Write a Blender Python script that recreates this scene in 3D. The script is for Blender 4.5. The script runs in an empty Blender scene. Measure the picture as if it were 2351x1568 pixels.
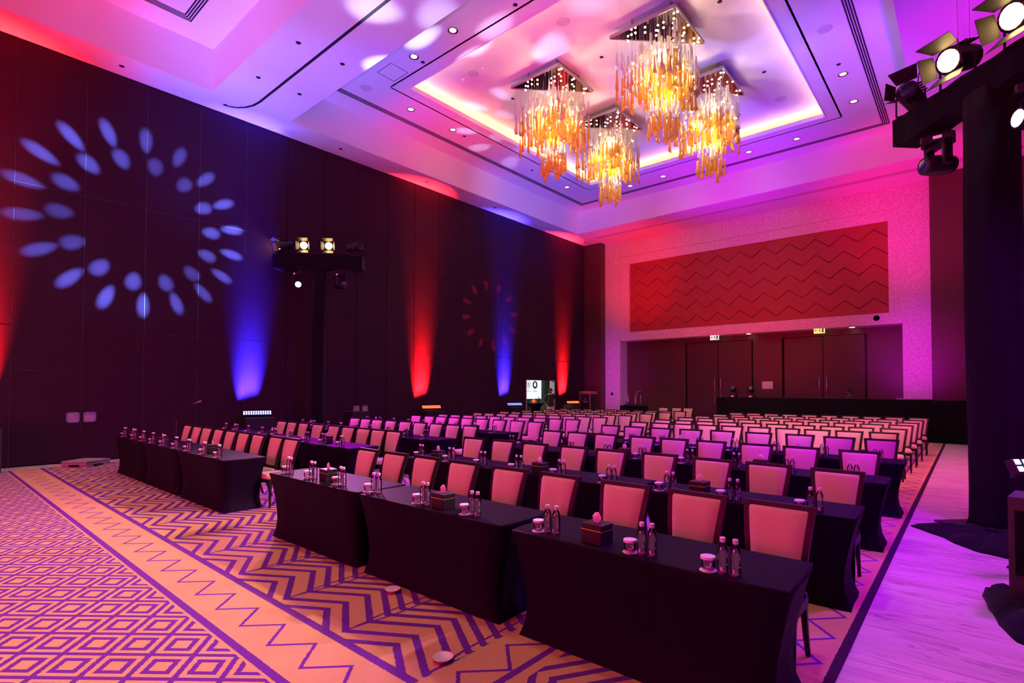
import bpy, bmesh, math, random
from math import sin, cos, pi, radians as R, atan2, sqrt
from mathutils import Vector, Matrix

random.seed(7)
SC = bpy.context.scene
COL = SC.collection

# ------------------------------------------------------------------ camera
CAM_H = 1.75
cd = bpy.data.cameras.new('camera')
cd.sensor_width = 36.0
cd.lens = 1214.477 / 2351 * 36.0
cd.shift_x = -(1191.579 - 1175.5) / 2351
cd.shift_y = (863.105 - 784.0) / 2351
cd.clip_end = 200
cam = bpy.data.objects.new('camera', cd)
COL.objects.link(cam)
_yaw, _pitch, _roll = 0.7072008, 0.0229501, 0.0017811
_f = Vector((-sin(_yaw) * cos(_pitch), cos(_yaw) * cos(_pitch), sin(_pitch)))
_r = Vector((cos(_yaw), sin(_yaw), 0))
_u = _r.cross(_f)
_r2 = cos(_roll) * _r + sin(_roll) * _u
_u2 = -sin(_roll) * _r + cos(_roll) * _u
cam.matrix_world = Matrix(((_r2.x, _u2.x, -_f.x, 0), (_r2.y, _u2.y, -_f.y, 0), (_r2.z, _u2.z, -_f.z, CAM_H), (0, 0, 0, 1)))
SC.camera = cam

# ------------------------------------------------------------------ world and exposure
w = bpy.data.worlds.new('world')
SC.world = w
w.use_nodes = True
w.node_tree.nodes['Background'].inputs[0].default_value = (0.02, 0.006, 0.03, 1)
w.node_tree.nodes['Background'].inputs[1].default_value = 0.05
SC.view_settings.view_transform = 'Standard'
SC.view_settings.look = 'None'
SC.view_settings.gamma = 1.0
SC.view_settings.use_curve_mapping = False
SC.view_settings.exposure = 0.0
try:
    SC.cycles.use_denoising = True
    SC.cycles.max_bounces = 5
    SC.cycles.diffuse_bounces = 3
    SC.cycles.glossy_bounces = 2
    SC.cycles.transmission_bounces = 2
    SC.cycles.transparent_max_bounces = 8
    SC.cycles.use_adaptive_sampling = True
    SC.cycles.adaptive_threshold = 0.1
    SC.cycles.adaptive_min_samples = 20
    SC.cycles.sample_clamp_indirect = 4.0
    SC.cycles.caustics_reflective = False
    SC.cycles.caustics_refractive = False
    SC.cycles.use_light_tree = True
except Exception:
    pass

# ------------------------------------------------------------------ lamps: fixtures of the room, and added spots that colour ceiling and walls
def aim(o, target):
    d = Vector(target) - o.location
    o.rotation_euler = d.to_track_quat('-Z', 'Y').to_euler()

def spot(name, loc, target, color, watts, angle, blend=0.6, size=0.08):
    l = bpy.data.lights.new(name, 'SPOT')
    l.color = color; l.energy = watts; l.spot_size = R(angle); l.spot_blend = blend; l.shadow_soft_size = size
    o = bpy.data.objects.new(name, l); COL.objects.link(o)
    o.location = loc; aim(o, target)
    return o

def point(name, loc, color, watts, size=0.1):
    l = bpy.data.lights.new(name, 'POINT')
    l.color = color; l.energy = watts; l.shadow_soft_size = size
    o = bpy.data.objects.new(name, l); COL.objects.link(o); o.location = loc
    return o

def area(name, loc, target, color, watts, sx, sy, spread=180):
    l = bpy.data.lights.new(name, 'AREA')
    l.shape = 'RECTANGLE'; l.size = sx; l.size_y = sy; l.color = color; l.energy = watts; l.spread = R(spread)
    o = bpy.data.objects.new(name, l); COL.objects.link(o)
    o.location = loc; aim(o, target)
    return o

class N:
    """tiny node-math wrapper"""
    tree = None
    def __init__(s, v): s.v = v
    @staticmethod
    def m(op, *a):
        n = N.tree.nodes.new('ShaderNodeMath'); n.operation = op
        for i, x in enumerate(a):
            x = x.v if isinstance(x, N) else x
            if isinstance(x, (int, float)): n.inputs[i].default_value = x
            else: N.tree.links.new(x, n.inputs[i])
        return N(n.outputs[0])
    def __add__(s, o): return N.m('ADD', s, o)
    __radd__ = __add__
    def __sub__(s, o): return N.m('SUBTRACT', s, o)
    def __rsub__(s, o): return N.m('SUBTRACT', o, s)
    def __mul__(s, o): return N.m('MULTIPLY', s, o)
    __rmul__ = __mul__
    def __truediv__(s, o): return N.m('DIVIDE', s, o)
    def __lt__(s, o): return N.m('LESS_THAN', s, o)
    def __gt__(s, o): return N.m('GREATER_THAN', s, o)
    def abs(s): return N.m('ABSOLUTE', s)
    def frac(s): return N.m('FRACT', s)
    def min(s, o): return N.m('MINIMUM', s, o)
    def max(s, o): return N.m('MAXIMUM', s, o)
    def mx(s, o): return N.m('MAXIMUM', s, o)

def smooth(v, a, b):
    n = N.tree.nodes.new('ShaderNodeMapRange'); n.interpolation_type = 'SMOOTHSTEP'
    n.inputs[1].default_value = a; n.inputs[2].default_value = b
    N.tree.links.new(v.v, n.inputs[0])
    return N(n.outputs[0])

def gobo_spot(name, loc, target, color, watts, half_deg, style=0, spin=0.0):
    """a moving-head beam with a metal pattern wheel (ring of petals) in front of the lamp"""
    o = spot(name, loc, target, color, watts, half_deg * 2.25, 0.05, 0.03)
    l = o.data
    l.use_nodes = True
    t = l.node_tree; N.tree = t
    em = [n for n in t.nodes if n.type == 'EMISSION'][0]
    geo = t.nodes.new('ShaderNodeNewGeometry')
    d = (Vector(target) - Vector(loc)).normalized()
    q = d.to_track_quat('-Z', 'Y'); right = q @ Vector((1, 0, 0)); up = q @ Vector((0, 1, 0))
    def dot(vec):
        n = t.nodes.new('ShaderNodeVectorMath'); n.operation = 'DOT_PRODUCT'
        t.links.new(geo.outputs['Incoming'], n.inputs[0]); n.inputs[1].default_value = vec
        return N(n.outputs['Value'])
    z = dot(d).abs(); k = 1.0 / math.tan(R(half_deg))
    x = dot(right) / z * k; y = dot(up) / z * k
    r = N.m('SQRT', x * x + y * y); th = N.m('ARCTAN2', y, x) + spin
    def ring(n, r0, hr, ha, off):
        a = ((th * (n / (2 * pi)) + off + 20.0).frac() - 0.5) * (2 * pi / n) * r0
        e = (a / ha) * (a / ha) + ((r - r0) / hr) * ((r - r0) / hr)
        return smooth(e, 1.25, 0.05)
    if style == 0:
        m = (ring(18, 0.88, 0.14, 0.060, 0.0).mx(ring(14, 0.64, 0.105, 0.074, 0.3) * 0.75)) * (N.m('SINE', th * 3.0 + 1.0) * 0.28 + 0.72)
    elif style == 1:
        m = ring(11, 0.80, 0.20, 0.10, 0.0).mx(ring(7, 0.42, 0.14, 0.10, 0.3) * 0.7)
    else:
        m = ring(12, 0.82, 0.16, 0.07, 0.2)
    t.links.new((m * 1.0 + 0.004).v, em.inputs['Strength'])
    return o

RED, BLUE, MAG = (1.0, 0.02, 0.035), (0.10, 0.10, 1.0), (1.0, 0.02, 0.55)
VIO, WARM, AMB = (0.42, 0.16, 1.0), (1.0, 0.70, 0.36), (1.0, 0.36, 0.10)
GLOW = {'chandelier': [2.1, [1, 0.68, 0.32]], 'fresnel': [2569.024413577516, [1, 0.6, 0.28]], 'cove': [32.0, [1, 0.57, 0.17]]}
GOB = 1.0
# every wash (the ceiling and end wall ones are added, without a fixture): place of the lamp, aim, beam angle, and its colour times watts
WASH = {
    'wash_beam': ((-8, -1, 1), (-9.5, 6, 9.5), 60, (1700.0, 900.0, 4600.0)),
    'wash_beam_right': ((-3, 0, 1), (-3, 6.5, 9.5), 50, (258.0, 0.0, 1697.8)),
    'wash_near_face': ((-8, -8, 1), (-9, 5.1, 10.2), 40, (19.1, 0.0, 0.0)),
    'wash_near_left': ((-6, 1, 1), (-14.9, 2, 10), 45, (0.0, 0.0, 0.0)),
    'wash_near_soffit': ((-13.5, -1, 1), (-15.4, 1, 9.4), 40, (3615.4, 0.0, 0.0)),
    'wash_left_coffer': ((-4, 5, 1), (-13.6, 11, 10.5), 30, (169.1, 0.0, 0.0)),
    'wash_left_corner': ((-6, 4, 1), (-12.5, 8.6, 10.5), 26, (0.0, 0.0, 3009.3)),
    'wash_far_coffer': ((-5, 10, 1), (-13.5, 18.5, 10.2), 36, (692.5, 700.2, 9075.7)),
    'wash_left_face': ((-4, 12, 1), (-14.9, 12.5, 10.0), 36, (1733.5, 0.0, 778.4)),
    'wash_far_face': ((-7.5, 12, 1.2), (-7.8, 22, 10), 50, (0.0, 0.0, 1091.8)),
    'wash_end_wall': ((-7.5, 14, 1.2), (-7.8, 24.4, 7.5), 70, (2565.8, 0.0, 0.0)),
    'wash_far_left': ((-10.5, 20, 1.2), (-13.6, 24.2, 9), 50, (2620.3, 0.0, 15.7)),
    'wash_far_right': ((-3, 18, 1.2), (-1.2, 23.5, 9), 50, (3505.7, 0.0, 1446.4)),
    'wash_right_coffer': ((1.5, 11, 1), (-2, 15, 10.3), 40, (0.0, 29.2, 3006.1)),
    'wash_right_soffit': ((2, 10, 1), (0.2, 16, 9.5), 45, (2554.5, 0.0, 1260.2)),
    'wash_tray_left': ((-2, 6, 1), (-9.5, 12, 10.9), 34, (5350.9, 0.0, 1180.2)),
    'wash_tray_right': ((-9, 8, 1), (-5, 16, 10.9), 40, (700.0, 600.0, 4000.0)),
    'wash_far_ring': ((-7, 16, 1.2), (-7, 20.5, 10.5), 50, (1332.5, 0.0, 4896.1)),
    'wash_beam_left': ((-11, 1, 1), (-13.5, 6, 9.5), 40, (700.0, 650.0, 3300.0)),
    'wash_soffit_left': ((-12.5, 4, 1), (-15.4, 5.5, 9.4), 36, (450.0, 420.0, 3700.0)),
    'wash_near_ceiling': ((-9, -2, 1), (-13.3, 3.5, 10.5), 30, (1700.0, 450.0, 2200.0)),
    'wash_right_ceiling': ((-6, 9, 1), (-2.6, 16.5, 10.5), 30, (350.0, 450.0, 3200.0)),
    'wash_hot_patch': ((-8, 6, 1), (-13.3, 11.5, 10.5), 22, (2885.9, 0.0, 0.0)),
    'audience_right': ((-0.6, 8, 5.1), (-4.5, 7, 0.5), 120, (420.0, 0.0, 1700.0)),
    'audience_left': ((-14, 8, 5), (-9, 7, 0.5), 110, (2263.1, 0.0, 3061.8)),
    'audience_rear': ((-0.6, 8.4, 5.1), (-4.5, 14, 0.5), 70, (1786.0, 646.7, 676.0)),
    'aisle_wash': ((1.3, 7, 5.2), (-0.1, 6, 0), 130, (563.8, 0.0, 1154.7)),
    'aisle_far_added': ((2.2, 13.5, 5.8), (-0.2, 14.0, 0.0), 100, (1500.0, 90.0, 800.0)),  # added spot without a fixture, brightens the far aisle floor
    'stage_wash': ((-7, -8.6, 3.0), (-7, 6, 0.6), 0, (1206.6, 0.0, 321.6)),
    'downlights_far': ([(-9.59, 8.69), (-11.15, 8.72), (-13.36, 10.34), (-13.33, 12.1), (-2.61, 17.0), (-2.62, 18.85), (-4.565, 20.4), (-6.18, 20.39), (-9.62, 20.45), (-13.36, 18.85), (-11.17, 20.5)], None, 70, (200.0, 160.0, 110.0)),
    'downlights_near': ([(-13.36, -1.0), (-13.36, 1.2), (-11.2, 3.6), (-8.0, 3.6), (-4.8, 3.6), (-2.6, 1.2)], None, 80, (321.2, 240.9, 160.6)),
    'portal_left_added': ((-12.0, 18.8, 1.2), (-14.3, 24.4, 2.6), 46, (470.4, 0.0, 652.4)),  # added spot without a fixture, lifts the lower left mosaic column
    'portal_right_added': ((-2.2, 19.0, 2.0), (-1.5, 24.4, 3.2), 46, (767.9, 0.0, 844.5)),  # added likewise for the right mosaic column
    'wall_red': ([0.95, 12.8, 21.95], None, 0, (446.7, 5.4, 5.4)),
    'wall_blue': ([6.52, 17.5], None, 0, (14.0, 10.0, 450.0)),
}
def rgbw(c):
    k = max(max(c), 1e-6)
    return tuple(v / k for v in c), k
for _n, (_l, _t, _a, _c) in WASH.items():
    if max(_c) < 60: continue
    _col, _p = rgbw(_c)
    if _n == 'stage_wash': area(_n, _l, _t, _col, _p, 9.0, 3.6)
    elif _n.startswith('wall_'):
        for _y in _l:
            _o = area(_n, (-15.70, _y, 1.08), (-16.02, _y + 0.03, 3.3), _col, _p, 0.55, 0.06, 26)
    elif _n.startswith('down'):
        for _x, _yy in _l: spot(_n, (_x, _yy, 10.50), (_x, _yy, 0.0), _col, _p, _a, 0.8, 0.06)
    else: spot(_n, _l, _t, _col, _p, _a, 1.0, 0.3)
CHAND, CH_COL = GLOW['chandelier']     # watts factor and colour of the chandelier bulbs
FRES, FR_COL = GLOW['fresnel']         # tungsten lanterns on the towers
COVE = GLOW['cove']
# moving heads with pattern wheels
gobo_spot('petal_beam_wall', (-0.95, 8.8, 4.85), (-15.86, 3.95, 5.9), (0.12, 0.30, 1.0), 250000 * GOB, 8.6, 0)
gobo_spot('petal_beam_red', (-1.2, 8.0, 4.9), (-15.86, 16.6, 4.9), (1.0, 0.03, 0.06), 26000 * GOB, 5.4, 2)
gobo_spot('petal_beam_ceiling', (-14.0, 8.9, 4.75), (-7.6, 8.6, 9.6), (0.62, 0.62, 1.0), 3600 * GOB, 26, 1)
gobo_spot('petal_beam_coffer', (-12.9, 9.2, 4.75), (-11.5, 14.0, 10.4), (0.45, 0.5, 1.0), 1500 * GOB, 20, 1, 0.4)
# light in the annexe
point('annexe_lamp', (-17.6, 19.0, 2.7), (0.95, 1.0, 0.9), 170, 0.2)

# ------------------------------------------------------------------ materials
MATS = {}
def mat(name, color, rough=0.6, metal=0.0, noise=0.0, nscale=40.0, bump=0.0, emit=None, estr=0.0, spec=0.5, stretch=None, coat=0.0, sheen=0.0):
    if name in MATS: return MATS[name]
    m = bpy.data.materials.new(name); m.use_nodes = True
    t = m.node_tree; b = t.nodes['Principled BSDF']
    b.inputs['Base Color'].default_value = (*color, 1)
    b.inputs['Roughness'].default_value = rough
    b.inputs['Metallic'].default_value = metal
    b.inputs['Specular IOR Level'].default_value = spec
    if coat: b.inputs['Coat Weight'].default_value = coat
    if sheen: b.inputs['Sheen Weight'].default_value = sheen
    if noise or bump:
        tc = t.nodes.new('ShaderNodeTexCoord'); mp = t.nodes.new('ShaderNodeMapping')
        if stretch: mp.inputs['Scale'].default_value = stretch
        nz = t.nodes.new('ShaderNodeTexNoise'); nz.inputs['Scale'].default_value = nscale; nz.inputs['Detail'].default_value = 3
        t.links.new(tc.outputs['Object'], mp.inputs[0]); t.links.new(mp.outputs[0], nz.inputs['Vector'])
        if noise:
            rp = t.nodes.new('ShaderNodeMix'); rp.data_type = 'RGBA'
            rp.inputs[6].default_value = (*[c * (1 - noise) for c in color], 1)
            rp.inputs[7].default_value = (*[min(1, c * (1 + noise)) for c in color], 1)
            t.links.new(nz.outputs['Fac'], rp.inputs[0]); t.links.new(rp.outputs[2], b.inputs['Base Color'])
        if bump:
            bp = t.nodes.new('ShaderNodeBump'); bp.inputs['Strength'].default_value = bump; bp.inputs['Distance'].default_value = 0.01
            t.links.new(nz.outputs['Fac'], bp.inputs['Height']); t.links.new(bp.outputs[0], b.inputs['Normal'])
    if emit:
        b.inputs['Emission Color'].default_value = (*emit, 1); b.inputs['Emission Strength'].default_value = estr
    MATS[name] = m
    return m

def thin_glass(name, tint, refl=1.0, rough=0.03, opac=0.0, ocol=(1, 1, 1)):
    m = bpy.data.materials.new(name); m.use_nodes = True
    t = m.node_tree; t.nodes.remove(t.nodes['Principled BSDF']); out = t.nodes['Material Output']
    tr = t.nodes.new('ShaderNodeBsdfTransparent'); tr.inputs[0].default_value = (*tint, 1)
    gl = t.nodes.new('ShaderNodeBsdfGlossy'); gl.inputs['Roughness'].default_value = rough
    lw = t.nodes.new('ShaderNodeLayerWeight'); lw.inputs['Blend'].default_value = 0.35
    N.tree = t
    fac = (N(lw.outputs['Fresnel']) * 1.0 * refl + 0.08 * refl)
    mx = t.nodes.new('ShaderNodeMixShader')
    t.links.new(fac.v, mx.inputs[0]); t.links.new(tr.outputs[0], mx.inputs[1]); t.links.new(gl.outputs[0], mx.inputs[2])
    last = mx
    if opac:
        df = t.nodes.new('ShaderNodeBsdfDiffuse'); df.inputs[0].default_value = (*ocol, 1)
        tl = t.nodes.new('ShaderNodeBsdfTranslucent'); tl.inputs[0].default_value = (*ocol, 1)
        ad = t.nodes.new('ShaderNodeMixShader'); ad.inputs[0].default_value = 0.6
        t.links.new(df.outputs[0], ad.inputs[1]); t.links.new(tl.outputs[0], ad.inputs[2])
        m2 = t.nodes.new('ShaderNodeMixShader'); m2.inputs[0].default_value = opac
        nz = t.nodes.new('ShaderNodeTexNoise'); nz.inputs['Scale'].default_value = 9
        N.tree = t
        f = N(nz.outputs['Fac']) * 0.4 + (opac - 0.2)
        t.links.new(f.v, m2.inputs[0])
        t.links.new(mx.outputs[0], m2.inputs[1]); t.links.new(ad.outputs[0], m2.inputs[2]); last = m2
    t.links.new(last.outputs[0], out.inputs['Surface'])
    MATS[name] = m
    return m

def emis(name, color, strength):
    if name in MATS: return MATS[name]
    return mat(name, color, 0.5, emit=color, estr=strength)

M_CEIL = mat('white_paint', (0.80, 0.79, 0.78), 0.65, noise=0.02, nscale=3)
M_WALL = mat('aubergine_fabric', (0.036, 0.008, 0.027), 0.85, noise=0.3, nscale=90, spec=0.2)
M_GAP = mat('joint_black', (0.012, 0.008, 0.010), 0.9, noise=0.1)
M_TRIM = mat('brushed_aluminium', (0.55, 0.50, 0.52), 0.35, 1.0, noise=0.1, nscale=80)
M_SEAM = mat('seam_profile', (0.16, 0.10, 0.13), 0.5, 0.6, noise=0.3, nscale=4)
M_WOOD = mat('dark_wood_veneer', (0.085, 0.026, 0.024), 0.45, noise=0.45, nscale=7, stretch=(1, 1, 26))
M_BLACK = mat('black_metal', (0.016, 0.015, 0.017), 0.45, noise=0.2, nscale=60)
M_CLOTH = mat('black_drape', (0.008, 0.007, 0.010), 0.9, noise=0.3, nscale=120, spec=0.1, sheen=0.06)
M_SPANDEX = mat('black_spandex', (0.0105, 0.0026, 0.0150), 0.6, noise=0.3, nscale=160, spec=0.05)
M_FRAME = mat('espresso_wood', (0.016, 0.007, 0.008), 0.45, spec=0.3, noise=0.25, nscale=30, stretch=(1, 1, 8))
M_PAD = mat('beige_upholstery', (0.66, 0.46, 0.36), 0.85, noise=0.16, nscale=120)
M_PAPER = mat('white_paper', (0.82, 0.80, 0.80), 0.8, noise=0.03, nscale=20)
M_CAP = mat('silver_cap', (0.75, 0.74, 0.76), 0.4, 0.25, noise=0.05)
M_BOX = mat('dark_leather_box', (0.018, 0.008, 0.010), 0.5, noise=0.25, nscale=90, spec=0.3)
M_GOLD = mat('gold_band', (0.70, 0.42, 0.14), 0.3, 0.9, noise=0.1)
M_GLASS = thin_glass('clear_glass', (0.93, 0.93, 0.95), 1.0)
M_TUMBLER = thin_glass('tumbler_glass', (0.94, 0.94, 0.96), 1.1)
M_CLEARDROP = thin_glass('frosted_clear_glass', (0.93, 0.92, 0.92), 1.0, 0.12, 0.55, (0.95, 0.93, 0.90))
M_AMBERDROP = thin_glass('amber_glass', (1.0, 0.78, 0.28), 0.7, 0.15, 0.58, (1.0, 0.69, 0.12))
M_CHROME = mat('chrome', (0.78, 0.77, 0.80), 0.12, 1.0, noise=0.03)
M_MIRROR = mat('mirror_steel', (0.50, 0.44, 0.44), 0.06, 1.0, noise=0.03)
M_WIRE = mat('steel_wire', (0.5, 0.48, 0.48), 0.4, 0.7, noise=0.05)
M_SKIN = mat('skin', (0.30, 0.15, 0.10), 0.6, noise=0.08)
M_JACKET = mat('dark_jacket', (0.022, 0.018, 0.022), 0.8, noise=0.2, nscale=60)
M_TROUSER = mat('pale_trousers', (0.60, 0.50, 0.50), 0.85, noise=0.08)
M_HAIR = mat('black_hair', (0.012, 0.009, 0.008), 0.6, noise=0.3, nscale=120)
M_GREYBOX = mat('grey_painted_ply', (0.36, 0.35, 0.38), 0.7, noise=0.18, nscale=14)
M_WHITE = mat('white_ceramic', (0.85, 0.84, 0.84), 0.35, noise=0.02)
M_RECESS = mat('slot_black', (0.010, 0.006, 0.022), 0.7, noise=0.1)

# hammered shell mosaic on the portal frame
def mosaic():
    m = mat('shell_mosaic', (0.74, 0.66, 0.66), 0.55)
    t = m.node_tree; b = t.nodes['Principled BSDF']
    tc = t.nodes.new('ShaderNodeTexCoord'); v = t.nodes.new('ShaderNodeTexVoronoi'); v.feature = 'DISTANCE_TO_EDGE'; v.inputs['Scale'].default_value = 7.5
    t.links.new(tc.outputs['Object'], v.inputs['Vector'])
    rp = t.nodes.new('ShaderNodeValToRGB'); rp.color_ramp.elements[0].position = 0.02; rp.color_ramp.elements[1].position = 0.14
    rp.color_ramp.elements[0].color = (0.82, 0.72, 0.72, 1); rp.color_ramp.elements[1].color = (0.67, 0.57, 0.58, 1)
    t.links.new(v.outputs['Distance'], rp.inputs[0]); t.links.new(rp.outputs[0], b.inputs['Base Color'])
    bp = t.nodes.new('ShaderNodeBump'); bp.inputs['Strength'].default_value = 0.25; bp.inputs['Distance'].default_value = 0.03
    t.links.new(v.outputs['Distance'], bp.inputs['Height']); t.links.new(bp.outputs[0], b.inputs['Normal'])
    return m
M_MOSAIC = mosaic()
M_PANEL = mat('red_leather_panel', (0.36, 0.045, 0.035), 0.6, noise=0.2, nscale=30)

def stone():
    m = mat('pale_veined_floor', (0.70, 0.58, 0.56), 0.42)
    t = m.node_tree; b = t.nodes['Principled BSDF']
    tc = t.nodes.new('ShaderNodeTexCoord'); mp = t.nodes.new('ShaderNodeMapping'); mp.inputs['Scale'].default_value = (0.4, 2.2, 1)
    nz = t.nodes.new('ShaderNodeTexNoise'); nz.inputs['Scale'].default_value = 1.6; nz.inputs['Detail'].default_value = 6; nz.inputs['Distortion'].default_value = 1.4
    t.links.new(tc.outputs['Object'], mp.inputs[0]); t.links.new(mp.outputs[0], nz.inputs['Vector'])
    wv = t.nodes.new('ShaderNodeTexNoise'); wv.inputs['Scale'].default_value = 5.0; wv.inputs['Detail'].default_value = 5; wv.inputs['Distortion'].default_value = 0.8
    mp2 = t.nodes.new('ShaderNodeMapping'); mp2.inputs['Scale'].default_value = (0.22, 1.6, 1)
    t.links.new(tc.outputs['Object'], mp2.inputs[0]); t.links.new(mp2.outputs[0], wv.inputs['Vector'])
    N.tree = t
    vein = smooth((N(wv.outputs['Fac']) - 0.5).abs(), 0.03, 0.0) * 0.9
    fac = (N(nz.outputs['Fac']) * 0.75 + vein * 0.55)
    rp = t.nodes.new('ShaderNodeValToRGB'); e = rp.color_ramp.elements
    e[0].position = 0.2; e[0].color = (0.80, 0.66, 0.62, 1); e[1].position = 0.95; e[1].color = (0.40, 0.26, 0.26, 1)
    t.links.new(fac.v, rp.inputs[0]); t.links.new(rp.outputs[0], b.inputs['Base Color'])
    return m
M_STONE = stone()

def carpet():
    m = mat('patterned_carpet', (0.6, 0.36, 0.18), 0.95, spec=0.1)
    t = m.node_tree; b = t.nodes['Principled BSDF']; N.tree = t
    tc = t.nodes.new('ShaderNodeTexCoord')
    # slightly ragged tuft edges
    nz = t.nodes.new('ShaderNodeTexNoise'); nz.inputs['Scale'].default_value = 70; nz.inputs['Detail'].default_value = 2
    t.links.new(tc.outputs['Object'], nz.inputs['Vector'])
    sp = t.nodes.new('ShaderNodeSeparateXYZ'); t.links.new(tc.outputs['Object'], sp.inputs[0])
    jit = (N(nz.outputs['Fac']) - 0.5) * 0.016
    x = N(sp.outputs['X']) + jit; y = N(sp.outputs['Y']) + jit
    def tri(u):            # 1 at whole numbers, 0 half way
        return (u.frac() - 0.5).abs() * 2.0
    def band(v, c, h): return (v - c).abs() < h
    # main field, rows along x
    s1 = band(y, 1.500, 0.028); s2 = band(y, 2.005, 0.031)
    zz = tri((x + 2.965) / 0.445) * 0.222 + 1.645
    zig = band(y, zz, 0.0175)
    a = (x + 4.975) / 0.445; bb = (y - 1.457) / 0.367      # lattice node at y = 1.457
    p = (a + bb).frac(); q = (a - bb).frac()
    d = (p - 0.5).abs().max((q - 0.5).abs())
    dia = ((d > 0.435).max((d > 0.185) * (d < 0.315))) * (y < 1.452)
    trix = tri((x + 2.98) / 0.89)               # peaks at x = -2.98 - 0.89k
    tt = y - trix * 0.272
    ch = band(tt, 1.942, 0.031)
    for c in (2.103, 2.305, 2.464):
        ch = ch.max(band(tt, c, 0.031))
    rep = ((tt - 2.603) / 0.143 + 0.5).frac()
    ch = ch.max(((rep - 0.5).abs() < 0.215) * (tt > 2.53))
    dx = (((x + 3.43) / 0.89 + 0.5).frac() - 0.5).abs() * 0.89   # distance to the valley line
    wn = smooth(y, 2.14, 2.55) * 0.042
    ned = ((dx - wn).abs() < 0.011) * (y > 2.13)
    ch = ch.max(ned) * (y > 2.0)
    main = s1.max(s2).max(zig).max(dia).max(ch) * (x < -2.515)
    # border along the aisle, rows along y
    zb = tri((y - 2.70) / 0.445) * -0.225 - 2.185
    bz = band(x, zb, 0.018)
    bs = band(x, -2.145, 0.026)
    tb = x + tri((y + 0.1) / 0.89) * 0.272
    bc = ((((tb + 30.0) / 0.145).frac() - 0.5).abs() < 0.2) * (x > -2.05) * (x < -1.10)
    bs2 = band(x, -1.06, 0.026)
    zr = tri((y - 3.82) / 0.439) * 0.205 - 0.955
    br = band(x, zr, 0.017)
    edge = x > -0.695
    brd = bz.max(bs).max(bc).max(bs2).max(br) * (x > -2.49)
    mask = main.max(brd)
    n2 = t.nodes.new('ShaderNodeTexNoise'); n2.inputs['Scale'].default_value = 220; n2.inputs['Detail'].default_value = 2
    n3 = t.nodes.new('ShaderNodeTexNoise'); n3.inputs['Scale'].default_value = 1.3; n3.inputs['Detail'].default_value = 4
    t.links.new(tc.outputs['Object'], n2.inputs['Vector']); t.links.new(tc.outputs['Object'], n3.inputs['Vector'])
    gold = t.nodes.new('ShaderNodeValToRGB'); e = gold.color_ramp.elements
    e[0].position = 0.25; e[0].color = (0.50, 0.27, 0.14, 1); e[1].position = 0.75; e[1].color = (0.74, 0.46, 0.25, 1)
    t.links.new((N(n2.outputs['Fac']) * 0.6 + N(n3.outputs['Fac']) * 0.4).v, gold.inputs[0])
    pur = t.nodes.new('ShaderNodeValToRGB'); e = pur.color_ramp.elements
    e[0].position = 0.3; e[0].color = (0.105, 0.015, 0.26, 1); e[1].position = 0.75; e[1].color = (0.20, 0.035, 0.44, 1)
    t.links.new(n2.outputs['Fac'], pur.inputs[0])
    mx = t.nodes.new('ShaderNodeMix'); mx.data_type = 'RGBA'
    t.links.new(mask.v, mx.inputs[0]); t.links.new(gold.outputs[0], mx.inputs[6]); t.links.new(pur.outputs[0], mx.inputs[7])
    ed = t.nodes.new('ShaderNodeMix'); ed.data_type = 'RGBA'; ed.inputs[7].default_value = (0.050, 0.014, 0.050, 1)
    t.links.new(edge.v, ed.inputs[0]); t.links.new(mx.outputs[2], ed.inputs[6])
    t.links.new(ed.outputs[2], b.inputs['Base Color'])
    bp = t.nodes.new('ShaderNodeBump'); bp.inputs['Strength'].default_value = 0.3; bp.inputs['Distance'].default_value = 0.006
    t.links.new(n2.outputs['Fac'], bp.inputs['Height']); t.links.new(bp.outputs[0], b.inputs['Normal'])
    return m
M_CARPET = carpet()

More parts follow.
